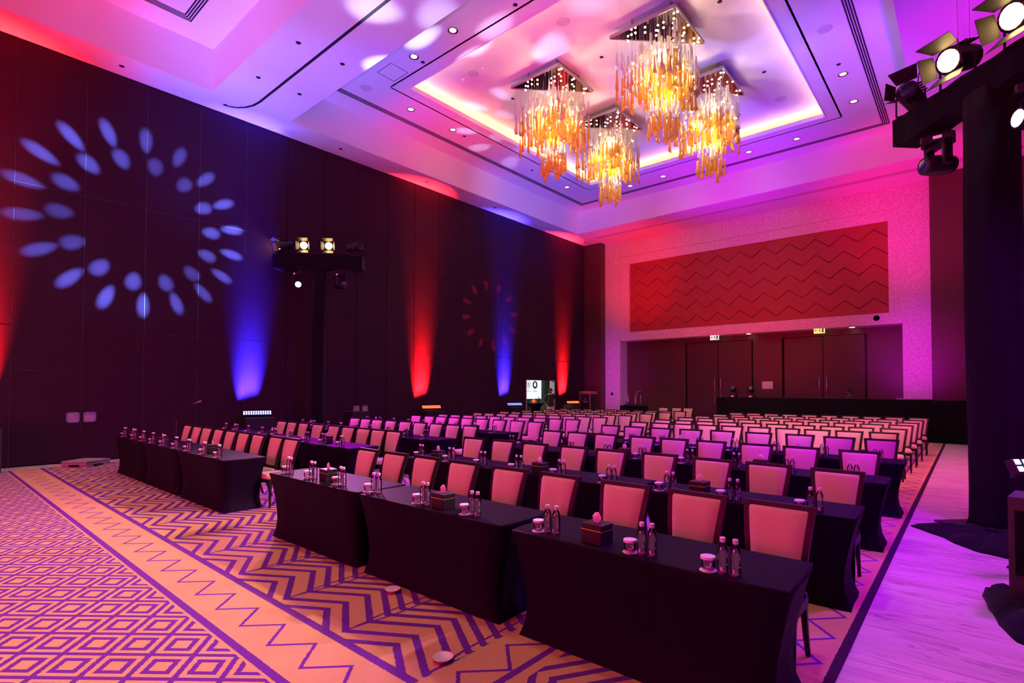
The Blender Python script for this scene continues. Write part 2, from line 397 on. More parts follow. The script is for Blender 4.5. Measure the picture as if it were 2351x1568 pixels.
# ------------------------------------------------------------------ mesh helpers
class MB:
    def __init__(s): s.v = []; s.f = []; s.sm = []
    def add(s, vs, fs, smooth=False):
        k = len(s.v); s.v += [tuple(p) for p in vs]; s.f += [tuple(i + k for i in f) for f in fs]; s.sm += [smooth] * len(fs)
        return s
    def box(s, x0, x1, y0, y1, z0, z1, m=None):
        vs = [(x, y, z) for z in (z0, z1) for y in (y0, y1) for x in (x0, x1)]
        if m: vs = [m @ Vector(p) for p in vs]
        return s.add(vs, [(0, 2, 3, 1), (4, 5, 7, 6), (0, 1, 5, 4), (2, 6, 7, 3), (0, 4, 6, 2), (1, 3, 7, 5)])
    def bevbox(s, x0, x1, y0, y1, z0, z1, b, m=None):
        """box with chamfered vertical edges and top/bottom rims"""
        def ring(z, o):
            X0, X1, Y0, Y1 = x0 + o, x1 - o, y0 + o, y1 - o
            c = b
            return [(X0 + c, Y0, z), (X1 - c, Y0, z), (X1, Y0 + c, z), (X1, Y1 - c, z), (X1 - c, Y1, z), (X0 + c, Y1, z), (X0, Y1 - c, z), (X0, Y0 + c, z)]
        rings = [ring(z0, b), ring(z0 + b, 0), ring(z1 - b, 0), ring(z1, b)]
        return s.loft(rings, m)
    def loft(s, rings, m=None, caps=True, smooth=False):
        n = len(rings[0]); vs = [p for r in rings for p in r]
        if m: vs = [m @ Vector(p) for p in vs]
        fs = []
        for i in range(len(rings) - 1):
            for j in range(n):
                a, b_ = i * n + j, i * n + (j + 1) % n
                fs.append((a, b_, b_ + n, a + n))
        k = len(s.v); s.add(vs, fs, smooth)
        if caps:
            s.f.append(tuple(k + j for j in reversed(range(n)))); s.sm.append(False)
            s.f.append(tuple(k + (len(rings) - 1) * n + j for j in range(n))); s.sm.append(False)
        return s
    def lathe(s, prof, n=16, m=None, caps=True, smooth=True):
        rings = [[(r * cos(2 * pi * j / n), r * sin(2 * pi * j / n), z) for j in range(n)] for r, z in prof]
        return s.loft(rings, m, caps, smooth)
    def rod(s, a, b, r, n=8, r2=None, smooth=True):
        a, b = Vector(a), Vector(b); d = b - a
        q = d.to_track_quat('Z', 'Y').to_matrix().to_4x4(); q.translation = a
        return s.lathe([(r, 0), (r2 if r2 is not None else r, d.length)], n, q, True, smooth)
    def path(s, pts, r, n=6):
        for a, b in zip(pts, pts[1:]): s.rod(a, b, r, n)
        return s
    def prism(s, poly, z0, z1, m=None):
        n = len(poly)
        return s.loft([[(x, y, z0) for x, y in poly], [(x, y, z1) for x, y in poly]], m)
    def mesh(s, name):
        me = bpy.data.meshes.new(name); me.from_pydata(s.v, [], s.f); me.polygons.foreach_set('use_smooth', s.sm); me.update()
        return me
    def build(s, name, material, parent=None, loc=None, fix=True):
        me = s.mesh(name); me.materials.append(material)
        if fix:
            bm = bmesh.new(); bm.from_mesh(me); bmesh.ops.recalc_face_normals(bm, faces=bm.faces); bm.to_mesh(me); bm.free()
        o = bpy.data.objects.new(name, me); COL.objects.link(o)
        if parent: o.parent = parent
        if loc: o.location = loc
        return o

def inst(name, me, parent=None, loc=(0, 0, 0), rot=(0, 0, 0), scale=None):
    o = bpy.data.objects.new(name, me); COL.objects.link(o)
    o.location = loc; o.rotation_euler = rot
    if scale: o.scale = scale
    if parent: o.parent = parent
    return o
def empty(name, loc=(0, 0, 0), rz=0.0):
    o = bpy.data.objects.new(name, None); COL.objects.link(o); o.location = loc; o.rotation_euler = (0, 0, rz)
    o.empty_display_size = 0.1
    return o
def tag(o, label, cat, group=None):
    o['label'] = label; o['category'] = cat
    if group: o['group'] = group
    return o
def struct(o, label=None):
    o['kind'] = 'structure'
    if label: o['label'] = label
    return o
def copy_tree(src, loc, rz=0.0):
    c = src.copy(); COL.objects.link(c); c.location = loc; c.rotation_euler = (0, 0, rz)
    for k in CH[src.name]:
        d = k.copy(); COL.objects.link(d); d.parent = c
        for g in CH.get(k.name, ()):
            e = g.copy(); COL.objects.link(e); e.parent = d
    return c
CH = {}
def reg(o, kids): CH[o.name] = kids; return o
ORD = ['first', 'second', 'third', 'fourth', 'fifth', 'sixth', 'seventh', 'eighth', 'ninth', 'tenth', 'eleventh', 'twelfth']

# ------------------------------------------------------------------ the room
XW, YE, ZS, ZC, ZT = -15.88, 24.0, 9.465, 10.56, 10.92
XR, YN = 9.0, -9.5

fl = MB().box(XW - 0.3, XR, YN, 25.6, -0.2, 0.0).build('floor', M_STONE); struct(fl, 'pale pink veined floor along the aisle')
cp = MB().box(-15.2, -0.64, YN + 0.5, 23.2, 0.0, 0.012).build('floor_carpet', M_CARPET); struct(cp, 'gold carpet with purple diamonds, zigzags and chevrons')

# left wall: backing plus separate fabric panels with recessed joints
wl = MB()
DO0, DO1, DOZ = 19.10, 21.28, 2.13
wl.box(XW - 0.25, XW - 0.02, YN, DO0, 0, ZS); wl.box(XW - 0.25, XW - 0.02, DO1, 24.0, 0, ZS); wl.box(XW - 0.25, XW - 0.02, DO0, DO1, DOZ, ZS)
wl = wl.build('wall_left', M_GAP); struct(wl, 'dark aubergine fabric wall of tall panels')
cols = []
yy = 1.55 - 1.215 * 9
while yy < 18.4:
    cols.append((yy, yy + 1.215)); yy += 1.215
cols += [(cols[-1][1], DO0), (DO0, (DO0 + DO1) / 2), ((DO0 + DO1) / 2, DO1), (DO1, 22.35), (22.35, 23.18), (23.18, 24.0)]
for (a, b) in cols:
    mid = (a + b) / 2
    door = (1.5 < mid < 4.0) or (8.8 < mid < 11.3) or (DO0 < mid < DO1)
    zs = [0.02, 2.13 if door else 3.12, 6.27, ZS - 0.03]
    for i in range(3):
        if DO0 < mid < DO1 and i == 0: continue
        g = 0.006
        MB().bevbox(a + g, b - g, -zs[i + 1] + g, -zs[i] - g, -0.025, 0.02, 0.006, Matrix(((0, 0, 1, XW), (1, 0, 0, 0), (0, -1, 0, 0), (0, 0, 0, 1)))).build('panel', M_WALL, wl)
for ys in (1.55, 3.98, 5.195, 6.41, 2.765):
    z0 = 0.03
    MB().box(XW + 0.012, XW + 0.022, ys - 0.003, ys + 0.003, z0, ZS - 0.04).build('seam_trim', M_SEAM, wl)
for (a, b, z) in ((1.55, 3.98, 2.13), (-9, 24, 6.27), (3.98, 8.84, 3.12), (11.27, 18.56, 3.12)):
    MB().box(XW + 0.012, XW + 0.0205, a, b, z - 0.003, z + 0.003).build('seam_trim', M_SEAM, wl)

# flush pull plates on the wall doors
def pull_plate(y0, z0, label, hook):
    e = empty('door_pull_plate', (XW + 0.02, y0, z0))
    f = MB()
    for (a, b, c, d) in ((-0.12, 0.12, 0.095, 0.12), (-0.12, 0.12, -0.12, -0.095), (-0.12, -0.095, -0.12, 0.12), (0.095, 0.12, -0.12, 0.12)):
        f.box(0, 0.014, a, b, c, d)
    f.build('plate_rim', M_TRIM, e)
    MB().box(0, 0.006, -0.096, 0.096, -0.096, 0.096).build('plate', mat('steel_plate', (0.42, 0.36, 0.42), 0.45, 0.2, noise=0.15), e)
    if hook: MB().rod((0.012, 0.02, 0.02), (0.03, 0.07, 0.085), 0.010).build('pull_ring', M_CHROME, e)
    else: MB().rod((0.012, -0.06, 0.07), (0.012, 0.07, 0.07), 0.009).build('pull_ring', M_CHROME, e)
    tag(e, label, 'door handle', 'flush pull plates on the wall panels')
pull_plate(2.62, 1.05, 'left steel pull plate on the near wall door', True)
pull_plate(2.93, 1.05, 'right steel pull plate on the near wall door', False)
pull_plate(10.06, 1.03, 'left steel pull plate on the wall door past the tower', True)
pull_plate(10.40, 1.03, 'right steel pull plate on the wall door past the tower', False)

# annexe behind the open door
M_ANN = mat('annexe_grey', (0.24, 0.27, 0.25), 0.8, noise=0.08)
for nm_, bb_ in (('wall_annexe_far', (XW - 4.2, XW - 0.25, 24.4, 24.6, 0, 3.0)), ('wall_annexe_near', (XW - 4.2, XW - 0.25, 16.6, 16.8, 0, 3.0)), ('wall_annexe_side', (XW - 4.4, XW - 4.2, 16.6, 24.6, 0, 3.0)),
                 ('ceiling_annexe', (XW - 4.4, XW - 0.25, 16.6, 24.6, 3.0, 3.1)), ('floor_annexe', (XW - 4.4, XW - 0.3, 16.6, 24.6, -0.1, 0.0))):
    struct(MB().box(*bb_).build(nm_, M_ANN), 'grey green ' + nm_.split('_')[0] + ' of the room behind the open door')
dj = MB(); dj.box(XW - 0.25, XW + 0.03, DO1 - 0.02, DO1 + 0.05, 0, DOZ + 0.02); dj.box(XW - 0.25, XW + 0.03, DO0 - 0.05, DO0, 0, DOZ + 0.02)
struct(dj.build('trim_1', mat('door_jamb', (0.40, 0.36, 0.38), 0.5, noise=0.05)), 'jambs of the open wall door')

# end wall
we = MB(); we.box(XW - 0.3, -14.83, YE, YE + 0.5, 0, ZS); we.box(-1.06, XR, YE, YE + 0.5, 0, ZS)
we.box(XW - 0.3, XR, 25.5, 25.7, 0, ZS)
we = we.build('wall_end', M_WOOD); struct(we, 'dark red wood veneer end wall')
YF = YE + 0.44
fr = MB()
fr.box(-14.85, -13.93, YF, 25.5, 0, ZS); fr.box(-1.935, -1.02, YF, 25.5, 0, ZS); fr.box(-13.93, -1.935, YF, 25.5, 8.61, ZS)
fr = fr.build('wall_portal', M_MOSAIC); struct(fr, 'pale shell mosaic portal around doors and red panel')
inn = MB()
YI = YF + 0.05
for (a, b, c, d) in ((-13.93, -1.935, 8.20, 8.61), (-13.93, -13.42, 4.22, 8.20), (-2.35, -1.935, 4.22, 8.20), (-13.42, -2.35, 4.22, 4.66)):
    inn.box(a, b, YI, 25.5, c, d)
inn.build('inner_frame', M_MOSAIC, fr)
# red panel made of zigzag strips, each lapped over the one above
PX0, PX1, PZ0, PZ1 = -13.42, -2.35, 4.66, 8.20
YP = YI + 0.09
MB().box(PX0, PX1, YP + 0.06, YP + 0.1, PZ0, PZ1).build('panel_backing', mat('panel_groove', (0.09, 0.010, 0.009), 0.8, noise=0.1), fr)
def zigz(x, k):
    ph = ((x + 2.815) / 1.013) % 1.0
    t = abs(ph - 0.5) * 2
    return 7.955 - 0.668 * k - 0.385 * (1 - t)
xs = [PX0] + [x for x in [-2.815 - 0.5065 * i for i in range(25)][::-1] if PX0 < x < PX1] + [PX1]
for k in range(-1, 5):
    g = 0.014
    top = [(x, min(PZ1, zigz(x, k) - g) if k >= 0 else PZ1) for x in xs]
    bot = [(x, max(PZ0, zigz(x, k + 1) + g) if k < 4 else PZ0) for x in xs]
    m = MB(); n = len(xs)
    vs = []
    for (x, z) in top: vs += [(x, YP + 0.022, z), (x, YP + 0.06, z)]
    for (x, z) in bot: vs += [(x, YP + 0.004, z), (x, YP + 0.06, z)]
    fs = []
    B = 2 * n
    for i in range(n - 1):
        a, b = 2 * i, 2 * i + 2
        fs += [(a, b, B + b, B + a), (a, a + 1, b + 1, b), (B + a, B + b, B + b + 1, B + a + 1), (a + 1, B + a + 1, B + b + 1, b + 1)]
    fs += [(0, B, B + 1, 1), (2 * n - 2, 2 * n - 1, B + 2 * n - 1, B + 2 * n - 2)]
    m.add(vs, fs).build('zigzag_strip', M_PANEL, fr)

# door wall in the portal recess
YD = 25.25
dw = MB()
for (a, b) in ((-14.0, -10.72), (-7.53, -6.31), (-3.16, -1.9)): dw.box(a, b, YD - 0.06, 25.5, 0, 4.3)
dw.box(-14.0, -1.9, YD - 0.02, 25.5, 3.98, 4.3)
dw.build('door_wall_panel', M_WOOD, we)
M_DOOR = mat('door_veneer', (0.062, 0.018, 0.020), 0.45, noise=0.4, nscale=7, stretch=(1, 1, 24))
for n, (a, b) in enumerate(((-10.66, -7.59), (-6.24, -3.22))):
    mid = (a + b) / 2
    d = empty('door_%d' % (n + 1), (mid, YD, 0)); struct(d, ['wide wooden double door nearer the mosaic column on the left', 'wide wooden double door nearer the tall drape tower'][n])
    for s in (-1, 1):
        lf = MB().bevbox(min(0, s * (b - a) / 2) + 0.01, max(0, s * (b - a) / 2) - 0.01, -0.02, 0.04, 0.02, 3.96, 0.004).build('door_leaf', M_DOOR, d)
        h = MB(); h.rod((s * 0.14, -0.09, 1.05), (s * 0.14, -0.09, 2.27), 0.017); h.rod((s * 0.14, -0.09, 1.2), (s * 0.14, -0.02, 1.2), 0.010); h.rod((s * 0.14, -0.09, 2.1), (s * 0.14, -0.02, 2.1), 0.010)
        h.build('door_handle', M_CHROME, lf)

# remaining walls, not in view
struct(MB().box(XR, XR + 0.2, YN, 25.7, 0, 11.2).build('wall_right', M_WOOD), 'dark wood side wall')
struct(MB().box(XW - 0.3, XR + 0.2, YN - 0.2, YN, 0, 11.2).build('wall_near', M_WALL), 'dark stage end wall')

# ceiling: soffits, two coffers, inner tray with cove
ce = empty('ceiling', (0, 0, 0)); struct(ce, 'white coffered ceiling with cove lit tray')
C1 = (-14.9, -1.08, -9.0, 5.15); C2 = (-14.9, -1.08, 7.22, 21.95)
T2 = (-12.45, -3.45, 9.55, 19.32); T1 = (-12.45, -3.45, -7.5, 2.6)
so = MB()
so.box(XW - 0.3, C2[0], YN, 25.5, ZS, ZS + 0.1)
so.box(C2[1], XR, YN, 25.5, ZS, ZS + 0.1)
so.box(C2[0], C2[1], C1[3], C2[2], ZS, ZS + 0.1); so.box(C2[0], C2[1], C2[3], 25.5, ZS, ZS + 0.1); so.box(C2[0], C2[1], YN, C1[2], ZS, ZS + 0.1)
so.build('soffit', M_CEIL, ce)
for c, tr in ((C1, T1), (C2, T2)):
    f = MB(); h = 0.08
    f.box(c[0] - h, c[0], c[2], c[3], ZS + 0.1, ZC + 0.1); f.box(c[1], c[1] + h, c[2], c[3], ZS + 0.1, ZC + 0.1)
    f.box(c[0] - h, c[1] + h, c[2] - h, c[2], ZS + 0.1, ZC + 0.1); f.box(c[0] - h, c[1] + h, c[3], c[3] + h, ZS + 0.1, ZC + 0.1)
    f.build('coffer_face', M_CEIL, ce)
    p = MB()
    p.box(c[0], tr[0], c[2], c[3], ZC, ZC + 0.06); p.box(tr[1], c[1], c[2], c[3], ZC, ZC + 0.06)
    p.box(tr[0], tr[1], c[2], tr[2], ZC, ZC + 0.06); p.box(tr[0], tr[1], tr[3], c[3], ZC, ZC + 0.06)
    p.build('coffer_ceiling', M_CEIL, ce)
    u = MB(); k = 0.35
    u.box(tr[0] - k, tr[1] + k, tr[2] - k, tr[3] + k, ZT, ZT + 0.08)
    u.box(tr[0] - k - 0.05, tr[0] - k, tr[2] - k, tr[3] + k, ZC, ZT); u.box(tr[1] + k, tr[1] + k + 0.05, tr[2] - k, tr[3] + k, ZC, ZT)
    u.box(tr[0] - k, tr[1] + k, tr[2] - k - 0.05, tr[2] - k, ZC, ZT); u.box(tr[0] - k, tr[1] + k, tr[3] + k, tr[3] + k + 0.05, ZC, ZT)
    u.build('tray_ceiling', M_CEIL, ce)
    l = MB(); q = 0.03; up = 0.12
    zl = ZC - 0.02
    l.box(tr[0] + 0.001, tr[0] + q, tr[2] + q, tr[3] - q, zl, ZC + up); l.box(tr[1] - q, tr[1] - 0.001, tr[2] + q, tr[3] - q, zl, ZC + up)
    l.box(tr[0] + 0.001, tr[1] - 0.001, tr[2] + 0.001, tr[2] + q, zl, ZC + up); l.box(tr[0] + 0.001, tr[1] - 0.001, tr[3] - q, tr[3] - 0.001, zl, ZC + up)
    l.build('cove_lip', M_CEIL, ce)
    # linear air grilles: four slots each side
    gx0, gx1, gy0, gy1 = c[0] + 0.72, c[1] - 0.85, c[2] + 0.75, c[3] - 0.75
    for i in range(4):
        o = i * 0.055
        s = MB(); a, b, y0, y1 = gx0 + o, gx1 - o, gy0 + o, gy1 - o; wd = 0.034
        s.box(a, a + wd, y0, y1, ZC - 0.004, ZC + 0.01); s.box(b - wd, b, y0, y1, ZC - 0.004, ZC + 0.01)
        s.box(a, b, y0, y0 + wd, ZC - 0.004, ZC + 0.01); s.box(a, b, y1 - wd, y1, ZC - 0.004, ZC + 0.01)
        s.build('air_slot', M_RECESS, ce)
    # cove light tapes
    cv = mat('cove_tape', (1.0, 0.7, 0.4), 0.5, emit=COVE[1], estr=COVE[0])
    e = MB(); r = 0.2
    zt = ZC + 0.065
    e.box(tr[0] - r, tr[0] - r + 0.05, tr[2] - r, tr[3] + r, zt, zt + 0.02); e.box(tr[1] + r - 0.05, tr[1] + r, tr[2] - r, tr[3] + r, zt, zt + 0.02)
    e.box(tr[0] - r, tr[1] + r, tr[2] - r, tr[2] - r + 0.05, zt, zt + 0.02); e.box(tr[0] - r, tr[1] + r, tr[3] + r - 0.05, tr[3] + r, zt, zt + 0.02)
    e.build('cove_light', cv, ce)
# operable wall track on the beam, with the curved stacking end, and the slot by the end wall
pts = [(x, 6.17) for x in (-1.2, -14.5)] + [(-14.5 - 0.9 * sin(t), 6.17 - 0.55 * (1 - cos(t))) for t in (0.35, 0.7, 1.05, 1.4, 1.57)] 
tk = MB()
for a, b in zip(pts, pts[1:]):
    d = Vector((b[0] - a[0], b[1] - a[1])).normalized(); n = Vector((-d.y, d.x)) * 0.035
    tk.add([(a[0] + n.x, a[1] + n.y, ZS - 0.003), (a[0] - n.x, a[1] - n.y, ZS - 0.003), (b[0] - n.x, b[1] - n.y, ZS - 0.003), (b[0] + n.x, b[1] + n.y, ZS - 0.003),
            (a[0] + n.x, a[1] + n.y, ZS + 0.01), (a[0] - n.x, a[1] - n.y, ZS + 0.01), (b[0] - n.x, b[1] - n.y, ZS + 0.01), (b[0] + n.x, b[1] + n.y, ZS + 0.01)],
           [(0, 1, 2, 3), (4, 5, 6, 7), (0, 1, 5, 4), (1, 2, 6, 5), (2, 3, 7, 6), (3, 0, 4, 7)])
tk.build('wall_track', M_RECESS, ce)
MB().box(-14.48, XR, 22.93, 23.16, ZS - 0.03, ZS).build('air_slot', mat('diffuser_grey', (0.55, 0.5, 0.5), 0.6, noise=0.05), ce)
rt = MB(); rt.box(-0.11, -0.02, 6, 23.9, ZS - 0.05, ZS); rt.box(0.08, 0.17, 6, 23.9, ZS - 0.05, ZS); rt.build('wall_track', M_CEIL, ce)
hm = MB()
for (a, b, c, d) in ((-12.5, -11.84, 8.49, 8.505), (-12.5, -11.84, 9.055, 9.07), (-12.5, -12.485, 8.49, 9.07), (-11.855, -11.84, 8.49, 9.07)): hm.box(a, b, c, d, ZC - 0.003, ZC + 0.01)
hm.build('access_hatch', M_RECESS, ce)

# ------------------------------------------------------------------ tables with stretch covers
TL, TD, TH = 1.83, 0.61, 0.735
def cover_mesh():
    m = MB(); rings = []
    def ring(z, ix, iy, mid):
        X, Y = TL / 2 - ix, TD / 2 - iy
        pts = []
        def side(p, q, k, nx, ny):
            for i in range(k):
                t = i / k; b = mid * 4 * t * (1 - t)
                pts.append((p[0] + (q[0] - p[0]) * t + nx * b, p[1] + (q[1] - p[1]) * t + ny * b, z))
        c = 0.02
        side((-X + c, -Y), (X - c, -Y), 8, 0, 1); side((X, -Y + c), (X, Y - c), 4, -1, 0)
        side((X - c, Y), (-X + c, Y), 8, 0, -1); side((-X, Y - c), (-X, -Y + c), 4, 1, 0)
        return pts
    for z, ix, iy, mid in ((0.0, 0.045, 0.030, 0.012), (0.03, 0.060, 0.036, 0.014), (0.10, 0.088, 0.048, 0.016), (0.20, 0.100, 0.056, 0.018), (0.32, 0.090, 0.054, 0.018),
                           (0.45, 0.066, 0.044, 0.014), (0.60, 0.034, 0.026, 0.008), (0.69, 0.012, 0.010, 0.002), (0.722, 0.0, 0.0, 0.0), (0.732, 0.003, 0.003, 0), (TH, 0.014, 0.014, 0)):
        rings.append(ring(z, ix, iy, mid))
    m.loft(rings, None, False, False)
    n = len(rings[0]); k = (len(rings) - 1) * n
    m.f.append(tuple(k + j for j in range(n))); m.sm.append(False)
    for i in range(len(m.sm) - 1): m.sm[i] = True
    return m
tb0 = empty('banquet_table')
cov = cover_mesh().build('table_cover', M_SPANDEX, tb0)
MB().box(-TL / 2 + 0.06, TL / 2 - 0.06, -TD / 2 + 0.05, TD / 2 - 0.05, 0.70, 0.725).build('tabletop', M_FRAME, tb0)
kids = [o for o in bpy.data.objects if o.parent is tb0]
for sx in (-1, 1):
    for sy in (-1, 1):
        kids.append(MB().rod((sx * 0.80, sy * 0.21, 0.0), (sx * 0.72, sy * 0.2, 0.70), 0.014).build('leg', M_BLACK, tb0))
reg(tb0, kids)
ROWY = {'right': [2.84, 4.78, 6.75, 8.68], 'left': [2.88, 4.80, 6.62, 8.55]}
ROWX = {'right': [-1.60, -3.525, -5.395], 'left': [-8.71, -10.56, -12.41]}
RN = ['front', 'second', 'third', 'fourth']
PN = {'right': ['aisle end', 'middle', 'inner end'], 'left': ['right end', 'middle', 'wall end']}
first = True
for side in ('right', 'left'):
    for r in range(4):
        for k in range(3):
            loc = (ROWX[side][k], ROWY[side][r] + TD / 2, 0.012)
            if first: t = tb0; t.location = loc; first = False
            else: t = copy_tree(tb0, loc)
            tag(t, 'black stretch covered table, %s of the %s row, %s block' % (PN[side][k], RN[r], side), 'table', 'black covered tables')

# ------------------------------------------------------------------ chairs
def back_pt(t, off=0.0):    # along the backrest, t 0..1
    y = 0.185 + 0.105 * t + 0.03 * sin(pi * t) * -0.4; z = 0.50 + 0.465 * t
    return y + off, z
def chair_proto():
    c = empty('banquet_chair'); K = []
    s = MB()
    def sring(z, i):
        pts = []
        for (x, y) in ((-0.205, -0.165), (-0.10, -0.178), (0.10, -0.178), (0.205, -0.165), (0.19, 0.0), (0.17, 0.19), (0.0, 0.20), (-0.17, 0.19), (-0.19, 0.0)):
            pts.append((x * (1 - i), (y + 0.02) * (1 - i) - 0.02, z))
        return pts
    s.loft([sring(0.415, 0.02), sring(0.425, 0.0), sring(0.455, 0.0), sring(0.475, 0.05), sring(0.485, 0.22)], None, True, True)
    K.append(s.build('seat', M_PAD, c))
    a = MB().box(-0.20, 0.20, -0.165, -0.14, 0.36, 0.418); a.box(-0.20, -0.175, -0.15, 0.18, 0.36, 0.418); a.box(0.175, 0.20, -0.15, 0.18, 0.36, 0.418); a.box(-0.19, 0.19, 0.165, 0.19, 0.36, 0.418)
    K.append(a.build('seat_rail', M_FRAME, c))
    f = MB()
    def bx(t): return 0.178 + 0.050 * t          # half width grows upward
    for sx in (-1, 1):
        rings = []
        for t in (-0.2, 0.0, 0.25, 0.5, 0.75, 1.0):
            y, z = back_pt(t); x0 = sx * bx(t); x1 = sx * (bx(t) - 0.034)
            rings.append([(x0, y - 0.008, z), (x1, y - 0.008, z), (x1, y + 0.026, z), (x0, y + 0.026, z)])
        f.loft(rings)
    for (t0, t1) in ((0.93, 1.0), (0.0, 0.06)):
        rings = []
        for t in (t0, t1):
            y, z = back_pt(t); w_ = bx(t)
            rings.append([(-w_ + 0.004, y - 0.008, z), (w_ - 0.004, y - 0.008, z), (w_ - 0.004, y + 0.026, z), (-w_ + 0.004, y + 0.026, z)])
        f.loft(rings)
    K.append(f.build('backrest_frame', M_FRAME, c))
    p = MB(); rings = []
    for t, i in ((0.055, 0.012), (0.09, 0.0), (0.3, 0.0), (0.6, 0.0), (0.88, 0.0), (0.915, 0.006), (0.935, 0.014)):
        y, z = back_pt(t); w_ = bx(t) - 0.032 - i * 0.5; b = 0.022 - i * 0.8
        rings.append([(-w_, y + 0.0, z), (-w_ + 0.012, y - b, z), (-w_ * 0.4, y - b - 0.006, z), (w_ * 0.4, y - b - 0.006, z), (w_ - 0.012, y - b, z), (w_, y + 0.0, z), (w_ * 0.5, y + 0.022, z), (-w_ * 0.5, y + 0.022, z)])
    p.loft(rings, None, True, True)
    CH[K[-1].name] = [p.build('backrest_pad', M_PAD, K[-1])]
    for sx in (-1, 1):
        fl_ = MB().loft([[(sx * x, y, z) for x, y in ((0.186 - q, -0.150 - q * 0.5 + 0.01), (0.186 + q, -0.150 - q * 0.5 + 0.01), (0.186 + q, -0.150 + q * 2), (0.186 - q, -0.150 + q * 2))] for z, q in ((0.0, 0.012), (0.40, 0.019))])
        K.append(fl_.build('leg', M_FRAME, c))
        rl = MB(); rr = []
        for z, yy_, q in ((0.0, 0.285, 0.013), (0.18, 0.225, 0.016), (0.36, 0.185, 0.018), (0.44, 0.180, 0.018)):
            rr.append([(sx * (0.172 - q), yy_ - q, z), (sx * (0.172 + q), yy_ - q, z), (sx * (0.172 + q), yy_ + q, z), (sx * (0.172 - q), yy_ + q, z)])
        K.append(rl.loft(rr).build('leg', M_FRAME, c))
    return reg(c, K)
CHAIRS = {
 'right': [[(-1.005, 3.86), (-1.572, 3.824), (-2.163, 3.858), (-2.839, 3.857), (-3.427, 3.829), (-4.078, 3.848), (-4.706, 3.879), (-5.252, 3.832), (-5.846, 3.87)],
  [(-0.984, 5.776), (-1.616, 5.841), (-2.186, 5.827), (-2.832, 5.878), (-3.456, 5.841), (-4.049, 5.849), (-4.702, 5.834), (-5.306, 5.846), (-5.917, 5.851)],
  [(-1.068, 7.70), (-1.735, 7.80), (-2.296, 7.80), (-2.946, 7.80), (-3.492, 7.74), (-4.039, 7.72), (-4.726, 7.74), (-5.289, 7.67), (-5.844, 7.65)],
  [(-1.055, 9.81), (-1.629, 9.80), (-2.215, 9.90), (-2.862, 9.85), (-3.501, 9.85), (-4.048, 9.74), (-4.65, 9.68), (-5.237, 9.67), (-5.774, 9.66)]],
 'left': [[(-7.899, 3.846), (-8.404, 3.843), (-9.051, 3.87), (-9.612, 3.886), (-10.167, 3.885), (-10.755, 3.919), (-11.299, 3.906), (-11.829, 3.91), (-12.397, 3.914)],
  [(-7.952, 5.772), (-8.425, 5.74), (-8.898, 5.731), (-9.432, 5.72), (-9.974, 5.72), (-10.609, 5.74), (-11.239, 5.729), (-11.761, 5.71), (-12.258, 5.714)],
  [(-7.889, 7.561), (-8.37, 7.50), (-8.909, 7.492), (-9.463, 7.474), (-9.992, 7.468), (-10.546, 7.467), (-11.1, 7.46), (-11.6, 7.43), (-12.08, 7.40)],
  [(-7.69, 9.40), (-8.25, 9.42), (-8.809, 9.40), (-9.388, 9.37), (-9.932, 9.35), (-10.44, 9.33), (-10.95, 9.30), (-11.46, 9.27), (-12.02, 9.26)]]}
ch0 = chair_proto(); used = [False]
def put_chair(x, y, label, group, tilt=0.0):
    loc = (x, y - 0.275, 0.012)
    rz = tilt + random.uniform(-0.035, 0.035)
    if not used[0]: o = ch0; o.location = loc; o.rotation_euler = (0, 0, rz); used[0] = True
    else: o = copy_tree(ch0, loc, rz)
    tag(o, label, 'chair', group)
for side in ('right', 'left'):
    for r in range(4):
        for i, (x, y) in enumerate(CHAIRS[side][r]):
            if side == 'left': y += (0.0, 0.05, 0.12, 0.18)[r]
            y = max(y, ROWY[side][r] + TD + 0.415)
            put_chair(x, y, 'beige padded chair, %s from the right at the %s table row, %s block' % (ORD[i], RN[r], side), 'chairs at the tables')
TRN = ['nearest', 'second', 'third', 'fourth', 'fifth', 'rearmost']
for r, y0 in enumerate((11.37, 12.58, 13.92, 15.03, 16.33, 17.72)):
    for i in range(10):
        x = -1.19 + 0.02 * r - 0.518 * i
        put_chair(x, y0 + 0.055 * (x + 1.1), 'beige padded chair, %s from the right in the %s tableless row, right block' % (ORD[i], TRN[r]), 'chairs in the rows without tables')
for r, (ya, yb) in enumerate(((10.93, 10.52), (12.2, 11.95), (13.5, 13.2), (14.75, 14.35), (16.05, 15.5), (17.15, 16.6))):
    for i in range(10):
        x = -7.58 + 0.015 * r - 0.486 * i
        put_chair(x, ya + (yb - ya) * (-7.5 - x) / 4.4, 'beige padded chair, %s from the right in the %s tableless row, left block' % (ORD[i], TRN[r]), 'chairs in the rows without tables')
for i, (x, y) in enumerate(((-8.60, 20.45), (-9.07, 20.42), (-9.55, 20.25))):
    put_chair(x, y, 'beige padded chair, %s of three standing alone before the double doors' % ['rightmost', 'middle', 'leftmost'][i], 'three spare chairs by the doors')

